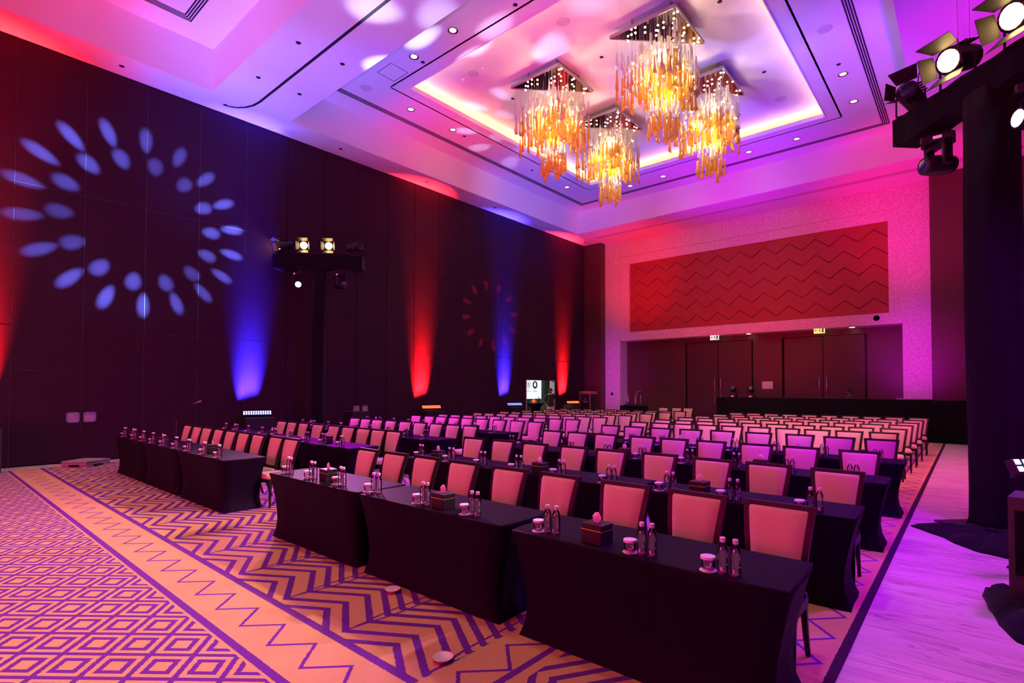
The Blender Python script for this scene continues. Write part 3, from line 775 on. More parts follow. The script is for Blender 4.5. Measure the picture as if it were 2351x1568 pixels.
# ------------------------------------------------------------------ place settings
ZTOP = TH + 0.012
bt0 = empty('water_bottle')
BH = 0.195
bk = [MB().lathe([(0.006, 0.0005), (0.0245, 0.0005), (0.0275, 0.006), (0.0280, 0.02), (0.0280, 0.122), (0.0265, 0.138), (0.0185, 0.158), (0.0125, 0.168), (0.0122, 0.178)], 20, None, False).build('bottle_glass', M_GLASS, bt0),
      MB().lathe([(0.0135, 0.170), (0.0150, 0.172), (0.0150, 0.179), (0.0142, 0.180), (0.0150, 0.181), (0.0150, 0.193), (0.0128, BH)], 16).build('bottle_cap', M_CAP, bt0),
      MB().lathe([(0.004, 0.001), (0.0255, 0.001), (0.0262, 0.006), (0.018, 0.009)], 20, None, True).build('bottle_base', mat('painted_base_glow', (0.62, 0.55, 0.66), 0.15, noise=0.02, spec=0.8), bt0)]  # base disc coloured pale to stand for light refracted at the bottom
lb = MB()
def on_bottle(a0, a1, z0, z1):
    r = 0.0284; n = 3; vs = []
    for i in range(n + 1):
        a = a0 + (a1 - a0) * i / n
        vs += [(r * cos(a), r * sin(a), z0), (r * cos(a), r * sin(a), z1)]
    lb.add(vs, [(2 * i, 2 * i + 2, 2 * i + 3, 2 * i + 1) for i in range(n)])
for a, z0, z1 in ((-0.72, 0.088, 0.128), (-0.62, 0.092, 0.118), (-0.50, 0.086, 0.122), (-0.40, 0.050, 0.112)): on_bottle(a - 0.035, a + 0.035, z0, z1)
on_bottle(-0.85, -0.35, 0.048, 0.058)
on_bottle(-2.0, -1.55, 0.018, 0.040)
CH[bk[0].name] = [lb.build('bottle_print', mat('white_print', (0.62, 0.60, 0.66), 0.6, noise=0.1), bk[0])]
reg(bt0, bk)
gl0 = empty('covered_tumbler')
gk = [MB().lathe([(0.010, 0.008), (0.030, 0.006), (0.034, 0.012), (0.0365, 0.03), (0.0370, 0.062), (0.0355, 0.066)], 20, None, False).build('tumbler_glass', M_TUMBLER, gl0),
      MB().lathe([(0.030, 0.0005), (0.033, 0.003), (0.033, 0.012), (0.026, 0.014)], 20).build('tumbler_base', mat('thick_tumbler_base', (0.75, 0.70, 0.78), 0.12, noise=0.02, spec=0.8), gl0),
      MB().lathe([(0.0375, 0.061), (0.041, 0.062), (0.041, 0.075), (0.039, 0.077)], 20, None, True, False).build('paper_lid', M_PAPER, gl0)]
reg(gl0, gk)
co_me = MB().lathe([(0.046, 0.0), (0.047, 0.001), (0.047, 0.0022), (0.046, 0.003)], 20, None, True, False).mesh('coaster'); co_me.materials.append(M_PAPER)
bx0 = empty('tissue_box')
W2, D2 = 0.078, 0.068
xk = [MB().bevbox(-W2, W2, -D2, D2, 0, 0.086, 0.004).build('box_body', M_BOX, bx0),
      MB().box(-W2 + 0.001, W2 - 0.001, -D2 + 0.001, D2 - 0.001, 0.086, 0.091).build('gold_band', M_GOLD, bx0),
      MB().bevbox(-W2, W2, -D2, D2, 0.091, 0.128, 0.004).build('box_lid', M_BOX, bx0)]
ts = MB()
vs = [(-0.022, -0.006, 0.127), (0.022, -0.008, 0.127), (0.024, 0.006, 0.127), (-0.02, 0.008, 0.127), (-0.034, -0.004, 0.165), (0.004, -0.012, 0.172), (0.036, 0.0, 0.160), (0.0, 0.010, 0.166), (-0.016, 0.0, 0.190), (0.012, 0.002, 0.196)]
ts.add(vs, [(0, 1, 5, 4), (1, 2, 6, 5), (2, 3, 7, 6), (3, 0, 4, 7), (4, 5, 8), (5, 9, 8), (5, 6, 9), (6, 7, 9), (7, 8, 9), (7, 4, 8)])
CH[xk[2].name] = [ts.build('tissue', M_PAPER, xk[2])]; reg(bx0, xk)

SET1 = [(-1.039, -0.971, -1.117), (-1.525, -1.463, -1.601), (-2.247, -2.177, -2.32), (-3.0, -2.937, -3.075), (-3.608, -3.543, -3.682), (-4.349, -4.283, -4.434), (-4.942, -4.876, -5.025), (-5.548, -5.480, -5.626), (-6.09, -6.022, -6.163)]
st = {'b': bt0, 'g': gl0, 'x': bx0}; fresh = {'b': True, 'g': True, 'x': True}
def put(kind, loc, rz, label, cat, group):
    if fresh[kind]: o = st[kind]; o.location = loc; o.rotation_euler = (0, 0, rz); fresh[kind] = False
    else: o = copy_tree(st[kind], loc, rz)
    tag(o, label, cat, group)
for side in ('right', 'left'):
    for r in range(4):
        y0 = ROWY[side][r]
        x_hi = ROWX[side][0] + TL / 2; x_lo = ROWX[side][2] - TL / 2
        if side == 'right' and r == 0: sets = SET1
        else:
            n = 9; L_ = x_hi - x_lo; sets = []
            for i in range(n):
                x = x_hi - 0.36 - (L_ - 0.62) * i / (n - 1) + random.uniform(-0.035, 0.035)
                sets.append((x, x + random.uniform(0.062, 0.07), x - random.uniform(0.076, 0.084)))
        for i, (xa, xb, xg) in enumerate(sets):
            yb = y0 + 0.085 + random.uniform(-0.006, 0.02)
            if side == 'right' and r == 0: yb = y0 + 0.07 + 0.055 * i / 8 + 0.012
            where = '%s place from the right, %s table row, %s block' % (ORD[i], RN[r], side)
            put('b', (xa, yb, ZTOP), random.uniform(-0.4, 0.4), 'left water bottle at the ' + where, 'bottle', 'glass water bottles on the tables')
            put('b', (xb, yb + random.uniform(-0.008, 0.012), ZTOP), random.uniform(-0.4, 0.4), 'right water bottle at the ' + where, 'bottle', 'glass water bottles on the tables')
            put('g', (xg, yb - 0.006, ZTOP + 0.003), random.uniform(0, 3), 'paper lidded tumbler at the ' + where, 'glass', 'lidded tumblers on the tables')
            c = inst('paper_coaster', co_me, None, (xg, yb - 0.006, ZTOP))
            tag(c, 'white coaster at the ' + where, 'coaster', 'paper coasters under the tumblers')
        bxs = (1.5, 4.5, 7.45) if side == 'right' else (1.2, 4.4, 7.4)
        for i, k in enumerate(bxs):
            j = int(k); x = sets[j][0] + (sets[j + 1][0] - sets[j][0]) * (k - j)
            if side == 'right' and r == 0: x = (-1.87, -3.375, -5.30)[i]; yx = (2.975, 2.975, 3.03)[i]
            else: yx = y0 + 0.15
            # keep clear of its neighbours on the cloth
            gap = min((abs(x - q) for s_ in sets for q in s_), default=1)
            if gap < 0.13: yx = y0 + 0.26
            put('x', (x, yx, ZTOP), random.uniform(-0.12, 0.12), 'dark tissue box, %s from the right on the %s table row, %s block' % (ORD[i], RN[r], side), 'tissue box', 'tissue boxes on the tables')

# ------------------------------------------------------------------ chandeliers
def drop_mesh(name, L, r0, r1, material, skew):
    m = MB(); n = 8; rings = []
    for t, r in ((0, r0 * 0.55), (0.05, r0), (0.35, r0 * 1.15), (0.7, (r0 + r1) / 2 * 1.05), (1.0, r1)):
        rings.append([(r * cos(2 * pi * j / n), r * sin(2 * pi * j / n), -L * t - (skew * r * cos(2 * pi * j / n) if t == 1.0 else 0)) for j in range(n)])
    m.loft(rings, None, True, True)
    me = m.mesh(name); me.materials.append(material); return me
CLR = [drop_mesh('clear_drop', l, 0.022, r, M_CLEARDROP, s) for l, r, s in ((0.34, 0.050, 0.5), (0.40, 0.055, 1.0), (0.30, 0.046, -0.8))]
AMB_ = [drop_mesh('amber_drop', l, 0.022, r, M_AMBERDROP, s) for l, r, s in ((0.42, 0.044, 0.6), (0.50, 0.048, 1.3), (0.36, 0.042, -1.0))]
BULB = MB().lathe([(0.002, -0.04), (0.022, -0.03), (0.03, -0.012), (0.022, 0.0)], 8).mesh('bulb'); BULB.materials.append(emis('warm_bulb', (1.0, 0.72, 0.34), 16.0))
PLATE_Z = 10.60
def chandelier(xn, yn, S, label):
    e = empty('chandelier', (xn, yn, PLATE_Z))
    tri_ = [(0, 0), (0, S), (-S, 0)]
    MB().prism(tri_, 0.0, 0.05).build('mirror_plate', M_MIRROR, e)
    rm = MB()
    for (a, b) in ((0, 1), (1, 2), (2, 0)):
        p, q = Vector(tri_[a]), Vector(tri_[b]); d = (q - p).normalized(); nn = Vector((d.y, -d.x)) * 0.012
        rm.prism([(p.x, p.y), (q.x, q.y), (q.x + nn.x, q.y + nn.y), (p.x + nn.x, p.y + nn.y)], -0.012, 0.075)
    rm.build('plate_rim', M_TRIM, e)
    sp_ = MB()
    for (u, v) in ((-0.2, 0.2), (-1.2, 0.15), (-0.15, 1.2)): sp_.rod((u, v, 0.05), (u, v, ZT - PLATE_Z), 0.02)
    sp_.build('suspension_rod', M_TRIM, e)
    wires = MB(); st_ = 0.152; i = 0
    n = int(S / st_)
    for a in range(n + 1):
        for b in range(n + 1 - a):
            u = 0.07 + a * st_ + random.uniform(-0.03, 0.03); v = 0.07 + b * st_ + random.uniform(-0.03, 0.03)
            if u + v > S - 0.03: continue
            cen = max(0.0, 1 - (abs(u - S * 0.36) + abs(v - S * 0.36)) / 0.62)      # denser, longer heart
            rim = (u + v) / S
            z1 = -random.uniform(0.12, 0.55) - 0.16 * rim
            inst('clear_drop', random.choice(CLR), e, (-u, v, z1), (0, 0, random.uniform(0, 6)))
            if random.random() < 0.55: inst('clear_drop', random.choice(CLR), e, (-u, v, z1 - 0.44), (0, 0, random.uniform(0, 6)))
            z2 = -random.uniform(0.80, 1.0) - (0.10 if random.random() < 0.5 else 0)
            inst('amber_drop', random.choice(AMB_), e, (-u, v, z2), (0, 0, random.uniform(0, 6)))
            z3 = z2 - random.uniform(0.40, 0.52)
            if random.random() < 0.8: inst('amber_drop', random.choice(AMB_), e, (-u, v, z3), (0, 0, random.uniform(0, 6)))
            end = z3
            if cen > 0.12:
                z4 = -random.uniform(1.68, 1.9)
                if random.random() < 0.65: inst('clear_drop', random.choice(CLR), e, (-u, v, z4), (0, 0, random.uniform(0, 6)))
                z5 = -random.uniform(2.02, 2.28)
                inst('amber_drop', random.choice(AMB_), e, (-u, v, z5), (0, 0, random.uniform(0, 6)))
                end = z5
            wires.add([(-u - 0.0025, v, 0), (-u + 0.0025, v, 0), (-u, v + 0.004, 0), (-u - 0.0025, v, end), (-u + 0.0025, v, end), (-u, v + 0.004, end)], [(0, 1, 4, 3), (1, 2, 5, 4), (2, 0, 3, 5)])
            if i % 4 == 0: inst('bulb', BULB, e, (-u + 0.07, v + 0.05, -0.05 if u + v + 0.05 < S else -0.05))
            if i % 7 == 0 and rim < 0.85: inst('bulb', BULB, e, (-u + 0.06, v - 0.05, -random.uniform(0.6, 1.9)))
            i += 1
    wo = wires.build('strand_wires', M_WIRE, e); wo['kind'] = 'stuff'
    tag(e, label, 'chandelier', 'four triangular glass chandeliers')
    for (u, v, z, pw) in ((0.5, 0.5, -0.75, 42), (0.9, 0.35, -1.15, 34), (0.35, 0.9, -1.15, 34), (0.58, 0.58, -1.75, 40)):
        point('chandelier_bulb_light', (xn - u, yn + v, PLATE_Z + z), CH_COL, pw * CHAND, 0.12)
chandelier(-8.48, 11.57, 1.74, 'amber drop chandelier at the left of the group of four')
chandelier(-5.10, 11.52, 1.74, 'largest looking amber drop chandelier, uppermost of the four')
chandelier(-8.44, 14.62, 1.74, 'amber drop chandelier hanging lowest in the middle, before the cove corner')
chandelier(-5.10, 14.62, 1.74, 'amber drop chandelier at the right of the group of four')

# ------------------------------------------------------------------ ceiling fittings
DL_ME = MB().lathe([(0.095, 0.0), (0.125, -0.004), (0.13, -0.012), (0.125, -0.016), (0.10, -0.014), (0.085, -0.002)], 20, None, False).mesh('trim_ring'); DL_ME.materials.append(M_CHROME)
DL_LN = MB().lathe([(0.001, -0.006), (0.04, -0.006), (0.066, -0.004), (0.085, 0.0)], 16, None, True).mesh('lens'); DL_LN.materials.append(emis('downlight_lens', (1.0, 0.86, 0.66), 7.0))
DLS = [(-9.59, 8.69), (-11.15, 8.72), (-13.36, 10.34), (-13.33, 12.10), (-2.61, 17.0), (-2.62, 18.85), (-4.565, 20.40), (-6.18, 20.39), (-9.62, 20.45), (-13.36, 18.85), (-11.17, 20.5)]
DLN = ['nearest the beam, below the slot', 'second along the beam beside the hatch', 'over the left air grille, nearest', 'second over the left air grille', 'right of the tray, nearer the camera', 'right of the tray, farther from the camera',
       'beyond the tray, rightmost', 'beyond the tray, second from the right', 'beyond the tray, between the chandeliers', 'far left corner beside the cove', 'beyond the tray, by the middle chandelier']
for (x, y), nme in zip(DLS, DLN):
    e = empty('ceiling_downlight', (x, y, ZC)); inst('trim_ring', DL_ME, e); inst('lens', DL_LN, e)
    tag(e, 'round recessed downlight ' + nme, 'ceiling light', 'recessed downlights around the tray')
SPK = MB().lathe([(0.001, -0.006), (0.045, -0.006), (0.055, -0.004), (0.058, 0.0)], 14, None, True).mesh('ceiling_sensor'); SPK.materials.append(M_RECESS)
for (x, y, z, nme) in ((-11.34, 5.65, ZS, 'beam, near side of the track, middle'), (-13.38, 5.65, ZS, 'beam, near side of the track, toward the wall'), (-13.32, 6.68, ZS, 'beam, far side of the track, toward the wall'), (-15.38, 5.63, ZS, 'beam end by the dark wall'),
                  (-11.29, 6.71, ZS, 'beam, far side of the track, middle'), (-15.41, 3.32, ZS, 'wall soffit beside the near coffer'), (-15.41, 12.69, ZS, 'wall soffit, reddest stretch'), (-15.38, 16.41, ZS, 'wall soffit, far blue stretch'), (-15.39, 9.11, ZS, 'wall soffit just past the beam'), (-15.41, 23.38, ZS, 'far corner soffit'),
                  (-7.85, 9.03, ZC, 'coffer ceiling at the top of the picture'), (-11.16, 9.03, ZC, 'coffer ceiling beside a downlight'), (-13.37, 12.68, ZC, 'coffer ceiling left of the tray'), (-2.62, 16.41, ZC, 'coffer ceiling right of the tray'), (-13.39, 16.45, ZC, 'coffer ceiling, far left'),
                  (-7.66, 12.46, ZT, 'tray ceiling between two chandeliers'), (-10.92, 12.45, ZT, 'tray ceiling left of the chandeliers'), (-4.44, 16.10, ZT, 'tray ceiling right of the chandeliers'), (-4.41, 12.46, ZT, 'tray ceiling above the uppermost chandelier')):
    o = inst('ceiling_sensor', SPK, None, (x, y, z)); tag(o, 'small dark disc in the ' + nme, 'ceiling sensor', 'small dark ceiling discs')
GR = MB().lathe([(0.001, -0.008), (0.15, -0.008), (0.165, -0.006), (0.17, 0.0)], 24, None, True).mesh('ceiling_loudspeaker'); GR.materials.append(mat('speaker_grille', (0.62, 0.58, 0.60), 0.6, noise=0.2, nscale=150))
for (x, y, z, nme) in ((-13.4, 8.74, ZC, 'coffer ceiling near the beam corner'), (-2.61, 14.56, ZC, 'right part of the coffer ceiling'), (-7.64, 10.62, ZT, 'tray ceiling at the top'), (-10.92, 10.69, ZT, 'tray ceiling at its near corner'), (-4.46, 17.94, ZT, 'tray ceiling at its far right')):
    o = inst('ceiling_loudspeaker', GR, None, (x, y, z)); tag(o, 'flush round loudspeaker grille in the ' + nme, 'loudspeaker', 'flush ceiling loudspeakers')
SD = MB().lathe([(0.001, -0.06), (0.03, -0.055), (0.05, -0.03), (0.06, 0.0)], 14, None, True).mesh('smoke_detector'); SD.materials.append(M_WHITE)
for (x, y, nme) in ((-10.51, 10.67, 'right'), (-11.34, 10.70, 'left')):
    o = inst('smoke_detector', SD, None, (x, y, ZT)); tag(o, 'white smoke detector in the tray near corner, %s one' % nme, 'smoke detector', 'smoke detectors in the tray')

# ------------------------------------------------------------------ stage gear
M_LENSW = emis('tungsten_lens', (1.0, 0.66, 0.25), 26.0)
M_LENSB = emis('blue_white_lens', (0.42, 0.72, 1.0), 22.0)
M_LENSD = mat('dark_lens', (0.02, 0.03, 0.10), 0.08, noise=0.05, coat=1.0)
M_LEDB = emis('blue_led', (0.10, 0.16, 1.0), 4.0)
M_LEDW = emis('white_blue_led', (0.40, 0.46, 1.0), 3.2)
M_LEDR = emis('red_led', (1.0, 0.07, 0.015), 7.0)
M_BARN = mat('barn_door_metal', (0.05, 0.045, 0.045), 0.5, 0.5, noise=0.2)

def look(loc, target):
    d = Vector(target) - Vector(loc)
    q = d.to_track_quat('-Y', 'Z').to_matrix().to_4x4(); q.translation = Vector(loc)
    return q

def fresnel(loc, target, label, lit=True, scale=1.0, watts=0.0, spread=70):
    """theatre lantern: housing, lens, four barn doors, yoke and clamp; loc is the top of the truss below it"""
    e = empty('stage_fresnel', loc)
    c = Vector((0, 0, 0.30 * scale))
    d = Vector(target) - (Vector(loc) + c)
    q = d.to_track_quat('-Y', 'Z').to_matrix().to_4x4()
    m = Matrix.Translation(c) @ q @ Matrix.Scale(scale, 4)
    h = MB()
    mm = m @ Matrix.Rotation(pi / 2, 4, 'X')
    h.lathe([(0.09, -0.24), (0.125, -0.20), (0.13, -0.02), (0.135, 0.0), (0.135, 0.13), (0.12, 0.135)], 12, mm, True, False)
    for k in range(4): h.box(-0.13, 0.13, -0.02 + 0.055 * k - 0.0, 0.0 + 0.055 * k, 0.12, 0.14, m)
    e_h = h.build('lamp_housing', M_BLACK, e)
    ln = MB().lathe([(0.002, 0.150), (0.06, 0.147), (0.105, 0.138), (0.11, 0.130)], 16, mm, True).build('lens', M_LENSW if lit else M_LENSD, e_h)
    for i in range(4):
        rt_ = m @ Matrix.Rotation(i * pi / 2, 4, 'Y')
        big = i % 2 == 0
        w0, w1, L_ = (0.125, 0.17, 0.19) if big else (0.11, 0.13, 0.15)
        a = R(28)
        vs = []
        for th in (0, 0.005):
            vs += [(-w0, -0.135, 0.125 + th), (w0, -0.135, 0.125 + th), (w1, -0.135 - L_ * cos(a), 0.125 + L_ * sin(a) + th), (-w1, -0.135 - L_ * cos(a), 0.125 + L_ * sin(a) + th)]
        MB().add([rt_ @ Vector(p) for p in vs], [(0, 1, 2, 3), (4, 5, 6, 7), (0, 1, 5, 4), (1, 2, 6, 5), (2, 3, 7, 6), (3, 0, 4, 7)]).build('barn_door', M_BARN, e_h)
    y = MB(); yaw_ = atan2(d.y, d.x)
    s = Vector((-sin(yaw_), cos(yaw_), 0)) * 0.17 * scale
    for k in (-1, 1): y.path([c + s * k, s * k + Vector((0, 0, 0.07)), Vector((0, 0, 0.05))], 0.011 * scale)
    y.rod((0, 0, 0.0), (0, 0, 0.06), 0.025)
    y.build('yoke', M_BLACK, e)
    tag(e, label, 'stage light', 'theatre lanterns on the truss towers')
    if watts:
        p = Vector(loc) + c + d.normalized() * 0.30 * scale
        if watts: spot('fresnel_lamp', p, target, FR_COL, watts, spread, 0.7, 0.08)
    return e

def moving_head(loc, target, label, hang=True, lens=None, scale=1.0):
    e = empty('moving_head_light', loc)
    sg = -1 if hang else 1
    b = MB().bevbox(-0.17 * scale, 0.17 * scale, -0.12 * scale, 0.12 * scale, min(0, sg * 0.10 * scale), max(0, sg * 0.10 * scale), 0.02)
    b.build('base', M_BLACK, e)
    dsp = MB().box(-0.05, 0.05, -0.1235 * scale, -0.1195 * scale, sg * 0.05 * scale - 0.02, sg * 0.05 * scale + 0.02).build('display', mat('display_glow', (0.6, 0.2, 0.5), 0.4, emit=(1.0, 0.25, 0.7), estr=0.6), e)
    c = Vector((0, 0, sg * 0.36 * scale))
    d = Vector(target) - (Vector(loc) + c); yaw_ = atan2(d.y, d.x)
    s = Vector((-sin(yaw_), cos(yaw_), 0))
    rz = Matrix.Rotation(yaw_, 4, 'Z')
    yk = MB()
    yk.bevbox(-0.06 * scale, 0.06 * scale, -0.17 * scale, 0.17 * scale, min(sg * 0.10, sg * 0.15) * scale, max(sg * 0.10, sg * 0.15) * scale, 0.012, rz)
    for k in (-1, 1):
        yk.bevbox(-0.055 * scale, 0.055 * scale, (0.15 * k - 0.025) * scale, (0.15 * k + 0.025) * scale, min(sg * 0.13, sg * 0.40) * scale, max(sg * 0.13, sg * 0.40) * scale, 0.012, rz)
    yk.build('yoke', M_BLACK, e)
    m = Matrix.Translation(c) @ d.to_track_quat('-Y', 'Z').to_matrix().to_4x4() @ Matrix.Rotation(pi / 2, 4, 'X') @ Matrix.Scale(scale, 4)
    MB().lathe([(0.05, -0.20), (0.095, -0.175), (0.115, -0.10), (0.12, 0.0), (0.118, 0.10), (0.105, 0.17), (0.095, 0.185), (0.085, 0.18)], 14, m, True, True).build('head', M_BLACK, e); e_h = [o for o in bpy.data.objects if o.parent is e and o.name.startswith('head')][0]
    MB().lathe([(0.001, 0.192), (0.06, 0.190), (0.082, 0.183), (0.084, 0.175)], 16, m, True).build('lens', lens or M_LENSD, e_h)
    if hang:
        for k in (-0.09, 0.09):
            cl = MB().rod((k, 0, -0.005), (k, 0, 0.05), 0.018); cl.rod((k - 0.02, 0, 0.035), (k + 0.02, 0, 0.035), 0.03)
            cl.build('clamp', M_TRIM, e)
    tag(e, label, 'moving light', 'moving head lights')
    return e

def tower(cx, cy, w_, zb, dirv, half, label, bar_label, skirt):
    e = empty('truss_tower', (cx, cy, 0))
    ang = atan2(dirv[1], dirv[0])
    m = Matrix.Rotation(ang, 4, 'Z')
    sl = MB(); rings = []
    rng = random.Random(3)
    n = 20
    prof = [(0.0, 1.14), (0.12, 1.05), (0.5, 1.02), (1.2, 1.0), (2.5, 0.99), (4.0, 0.98), (zb - 0.1, 0.97)]
    for z, k in prof:
        pts = []
        for j in range(n):
            t = 2 * pi * j / n; c_, s_ = cos(t), sin(t); q = max(abs(c_), abs(s_))
            r_ = w_ / 2 * k * (1 + 0.05 * sin(5 * t + z) + 0.03 * sin(9 * t)) / q
            pts.append((r_ * c_, r_ * s_, z))
        rings.append(pts)
    sl.loft(rings, m, True, True).build('drape_sleeve', M_CLOTH, e)
    bar = MB(); rings = []
    for i in range(13):
        x = -half + 2 * half * i / 12; k = 1 + 0.04 * sin(i * 2.1)
        pts = []
        for j in range(12):
            t = 2 * pi * j / 12 + pi / 4; q = max(abs(cos(t)), abs(sin(t)))
            sag = 0.03 * sin(i * 1.3) if sin(t) < 0 else 0
            pts.append((x, 0.20 * k * cos(t) / q, zb + 0.20 * k * sin(t) / q - sag))
        rings.append(pts)
    bar.loft(rings, m, True, False).build('crossbar_drape', M_CLOTH, e)
    MB().box(-0.45, 0.45, -0.45, 0.45, 0.0, 0.02, m).build('base_plate', M_BLACK, e)
    tag(e, label, 'truss tower', 'black draped light towers')
    return e, ang

# right tower, diagonal crossbar
RT = (0.24, 8.92); RZ = 5.62; rd = (-0.7071, 0.7071)
tower(RT[0], RT[1], 0.46, RZ, rd, 1.35, 'tall black draped lighting tower beside the pale aisle', '', True)
def on_bar(c, d, s, side=0.0): return (c[0] + d[0] * s - d[1] * side, c[1] + d[1] * s + d[0] * side)
STAGE = (-8.0, -2.0, 0.8)
for s, tg, lab, lit in ((1.24, (-3.0, 2.0, 8.0), 'small unlit stage lantern at the far end of the aisle tower bar', False), (0.46, (-5.5, 1.0, 3.2), 'lit stage lantern with barn doors in the middle of the aisle tower bar', True), (-0.42, (-7.0, 0.0, 2.6), 'blazing stage lantern at the near end of the aisle tower bar', True)):
    x, y = on_bar(RT, rd, s)
    fresnel((x, y, RZ + 0.215), tg, lab, lit, 1.3 if lit else 1.1, FRES if lit else 0, 62)
x, y = on_bar(RT, rd, 0.78); moving_head((x, y, RZ - 0.30), (-4.2, 6.5, 4.6), 'black moving head hanging under the aisle tower bar', True, None, 1.15)
x, y = on_bar(RT, rd, -0.55); moving_head((x, y, RZ - 0.30), (-3.0, 6.2, 5.0), 'moving head with blue lens at the right picture edge', True, M_LENSB, 1.15)

# left tower by the wall
LT = (-14.85, 8.13); LZ = 5.50; ld = (0.7071, 0.7071)
tower(LT[0], LT[1], 0.34, LZ, ld, 1.30, 'black draped lighting tower against the dark fabric wall', '', False)
for s, tg, lab, lit in ((-1.05, (-16.5, 3.0, 4.9), 'stage lantern at the left end of the wall tower bar, seen sideways', True), (-0.42, (-8.5, 1.0, 4.0), 'lit stage lantern, left of the two bright ones on the wall tower', True), (0.30, (-7.5, 1.5, 4.0), 'lit stage lantern, right of the two bright ones on the wall tower', True), (1.0, (-9.5, 14.0, 7.6), 'unlit stage lantern at the right end of the wall tower bar', False)):
    x, y = on_bar(LT, ld, s)
    fresnel((x, y, LZ + 0.215), tg, lab, lit, 1.0, FRES * 0.8 if 'bright' in lab else 0, 60)
x, y = on_bar(LT, ld, -0.62); moving_head((x, y, LZ - 0.30), (0.0, 0.3, 2.0), 'moving head with dazzling blue white lens on the wall tower', True, M_LENSB)
x, y = on_bar(LT, ld, 0.62); moving_head((x, y, LZ - 0.30), (-8.0, 9.5, 4.8), 'dark moving head on the wall tower, right of the dazzling one', True)

# LED battens that wash the walls, on black cases
def led_bar(loc, rz, mat_led, label, tilt=35, n=12, length=0.72, stand=None):
    e = empty('led_wash_bar', loc, rz)
    tl = Matrix.Translation((0, 0, 0.10)) @ Matrix.Rotation(R(tilt), 4, 'X')
    MB().bevbox(-length / 2, length / 2, -0.07, 0.07, -0.05, 0.045, 0.01, tl).build('housing', M_BLACK, e); e_h = [o for o in bpy.data.objects if o.parent is e][0]
    br = MB()
    for s in (-1, 1): br.box(s * length / 2 * 0.9 - 0.012, s * length / 2 * 0.9 + 0.012, -0.03, 0.03, 0.0, 0.10)
    br.build('bracket', M_BLACK, e)
    cell = length / n * 0.62
    for r in (-0.034, 0.034):
        for i in range(n):
            x = -length / 2 + length * (i + 0.5) / n
            MB().box(x - cell / 2, x + cell / 2, r - 0.024, r + 0.024, 0.045, 0.052, tl).build('led_cell', mat_led, e_h)
    tag(e, label, 'led bar', 'led wash bars along the walls')
def case(loc, sx, sy, sz, label):
    e = empty('flight_case', loc)
    MB().bevbox(-sx / 2, sx / 2, -sy / 2, sy / 2, 0.0, sz, 0.012).build('case_shell', M_BLACK, e)
    ed = MB()
    for x in (-1, 1):
        for y in (-1, 1): ed.box(x * sx / 2 - 0.013, x * sx / 2 + 0.013, y * sy / 2 - 0.013, y * sy / 2 + 0.013, 0.01, sz - 0.01)
    ed.build('case_edge', mat('case_edge_metal', (0.07, 0.06, 0.07), 0.4, 0.8, noise=0.1), e)
    MB().box(-0.05, 0.05, -sy / 2 - 0.015, -sy / 2, sz * 0.55, sz * 0.68).build('case_latch', M_BLACK, e)
    tag(e, label, 'flight case', 'black flight cases')
BARS = [(0.95, M_LEDR, 'red'), (6.52, M_LEDW, 'blue'), (12.80, M_LEDR, 'red'), (17.50, M_LEDB, 'blue'), (21.95, M_LEDR, 'red')]
LBS = ['red led bar at the left picture edge', 'blue white led bar washing the wall near the left tower', 'red led bar washing the wall past the pull plates', 'blue led bar beside the open wall door', 'red led bar in the far corner beyond the open door']
for (y, m_, c_), lb_ in zip(BARS, LBS):
    case((-15.22, y, 0.0), 0.5, 0.8, 0.92, 'black case under the ' + lb_)
    led_bar((-15.22, y, 0.92), pi / 2 - 0.35, m_, lb_, 52)
case((-14.55, 9.25, 0.0), 0.5, 0.6, 1.02, 'black equipment case beside the wall tower foot')
# blue batten on a stand by the aisle tower
e = empty('led_bar_stand', (0.50, 6.85, 0.0))
MB().rod((0, 0, 0.02), (0, 0, 0.93), 0.02).build('pole', M_BLACK, e)
for k in range(3): MB().rod((0, 0, 0.28), (0.32 * cos(k * 2.1 + 0.4), 0.32 * sin(k * 2.1 + 0.4), 0.012), 0.012).build('leg', M_BLACK, e)
tag(e, 'black stand carrying the blue led bar beside the aisle tower', 'light stand')
led_bar((0.50, 6.85, 0.93), 0.72, M_LEDW, 'bright blue led bar at the right picture edge', 60, 8, 0.62)

# black cloth heaped at the tower foot
def heap(pts, h, label, name='floor_drape', seed=1):
    rng = random.Random(seed); n0 = len(pts); P = []
    for i in range(n0):                       # smooth closed outline
        p0, p1, p2, p3 = (Vector(pts[(i + k) % n0]) for k in (-1, 0, 1, 2))
        for t in (0, 0.2, 0.4, 0.6, 0.8):
            P.append(0.5 * ((2 * p1) + (p2 - p0) * t + (2 * p0 - 5 * p1 + 4 * p2 - p3) * t * t + (3 * p1 - p0 - 3 * p2 + p3) * t ** 3))
    n = len(P); c = sum(P, Vector((0, 0))) / n
    ph = [rng.uniform(0, 6) for _ in range(4)]
    rings = []
    for k, z in ((1.0, 0.0), (0.985, 0.018), (0.93, h * 0.35), (0.82, h * 0.55), (0.68, h * 0.75), (0.5, h * 0.9), (0.3, h), (0.12, h * 1.02)):
        ring = []
        for j, p in enumerate(P):
            a = 2 * pi * j / n
            rip = (sin(13 * a + ph[0] + k * 3) + 0.7 * sin(23 * a + ph[1]) + 0.6 * sin(5 * a + ph[2] + k * 8)) * h * 0.16 * (1 if z > 0.02 else 0)
            w_ = 1 + 0.02 * sin(17 * a + ph[3])
            q = c + (p - c) * k * w_
            ring.append((q.x, q.y, max(0.0, z + rip)))
        rings.append(ring)
    m = MB(); m.loft(rings, None, True, True)
    o = m.build(name, M_CLOTH); tag(o, label, 'drape'); return o
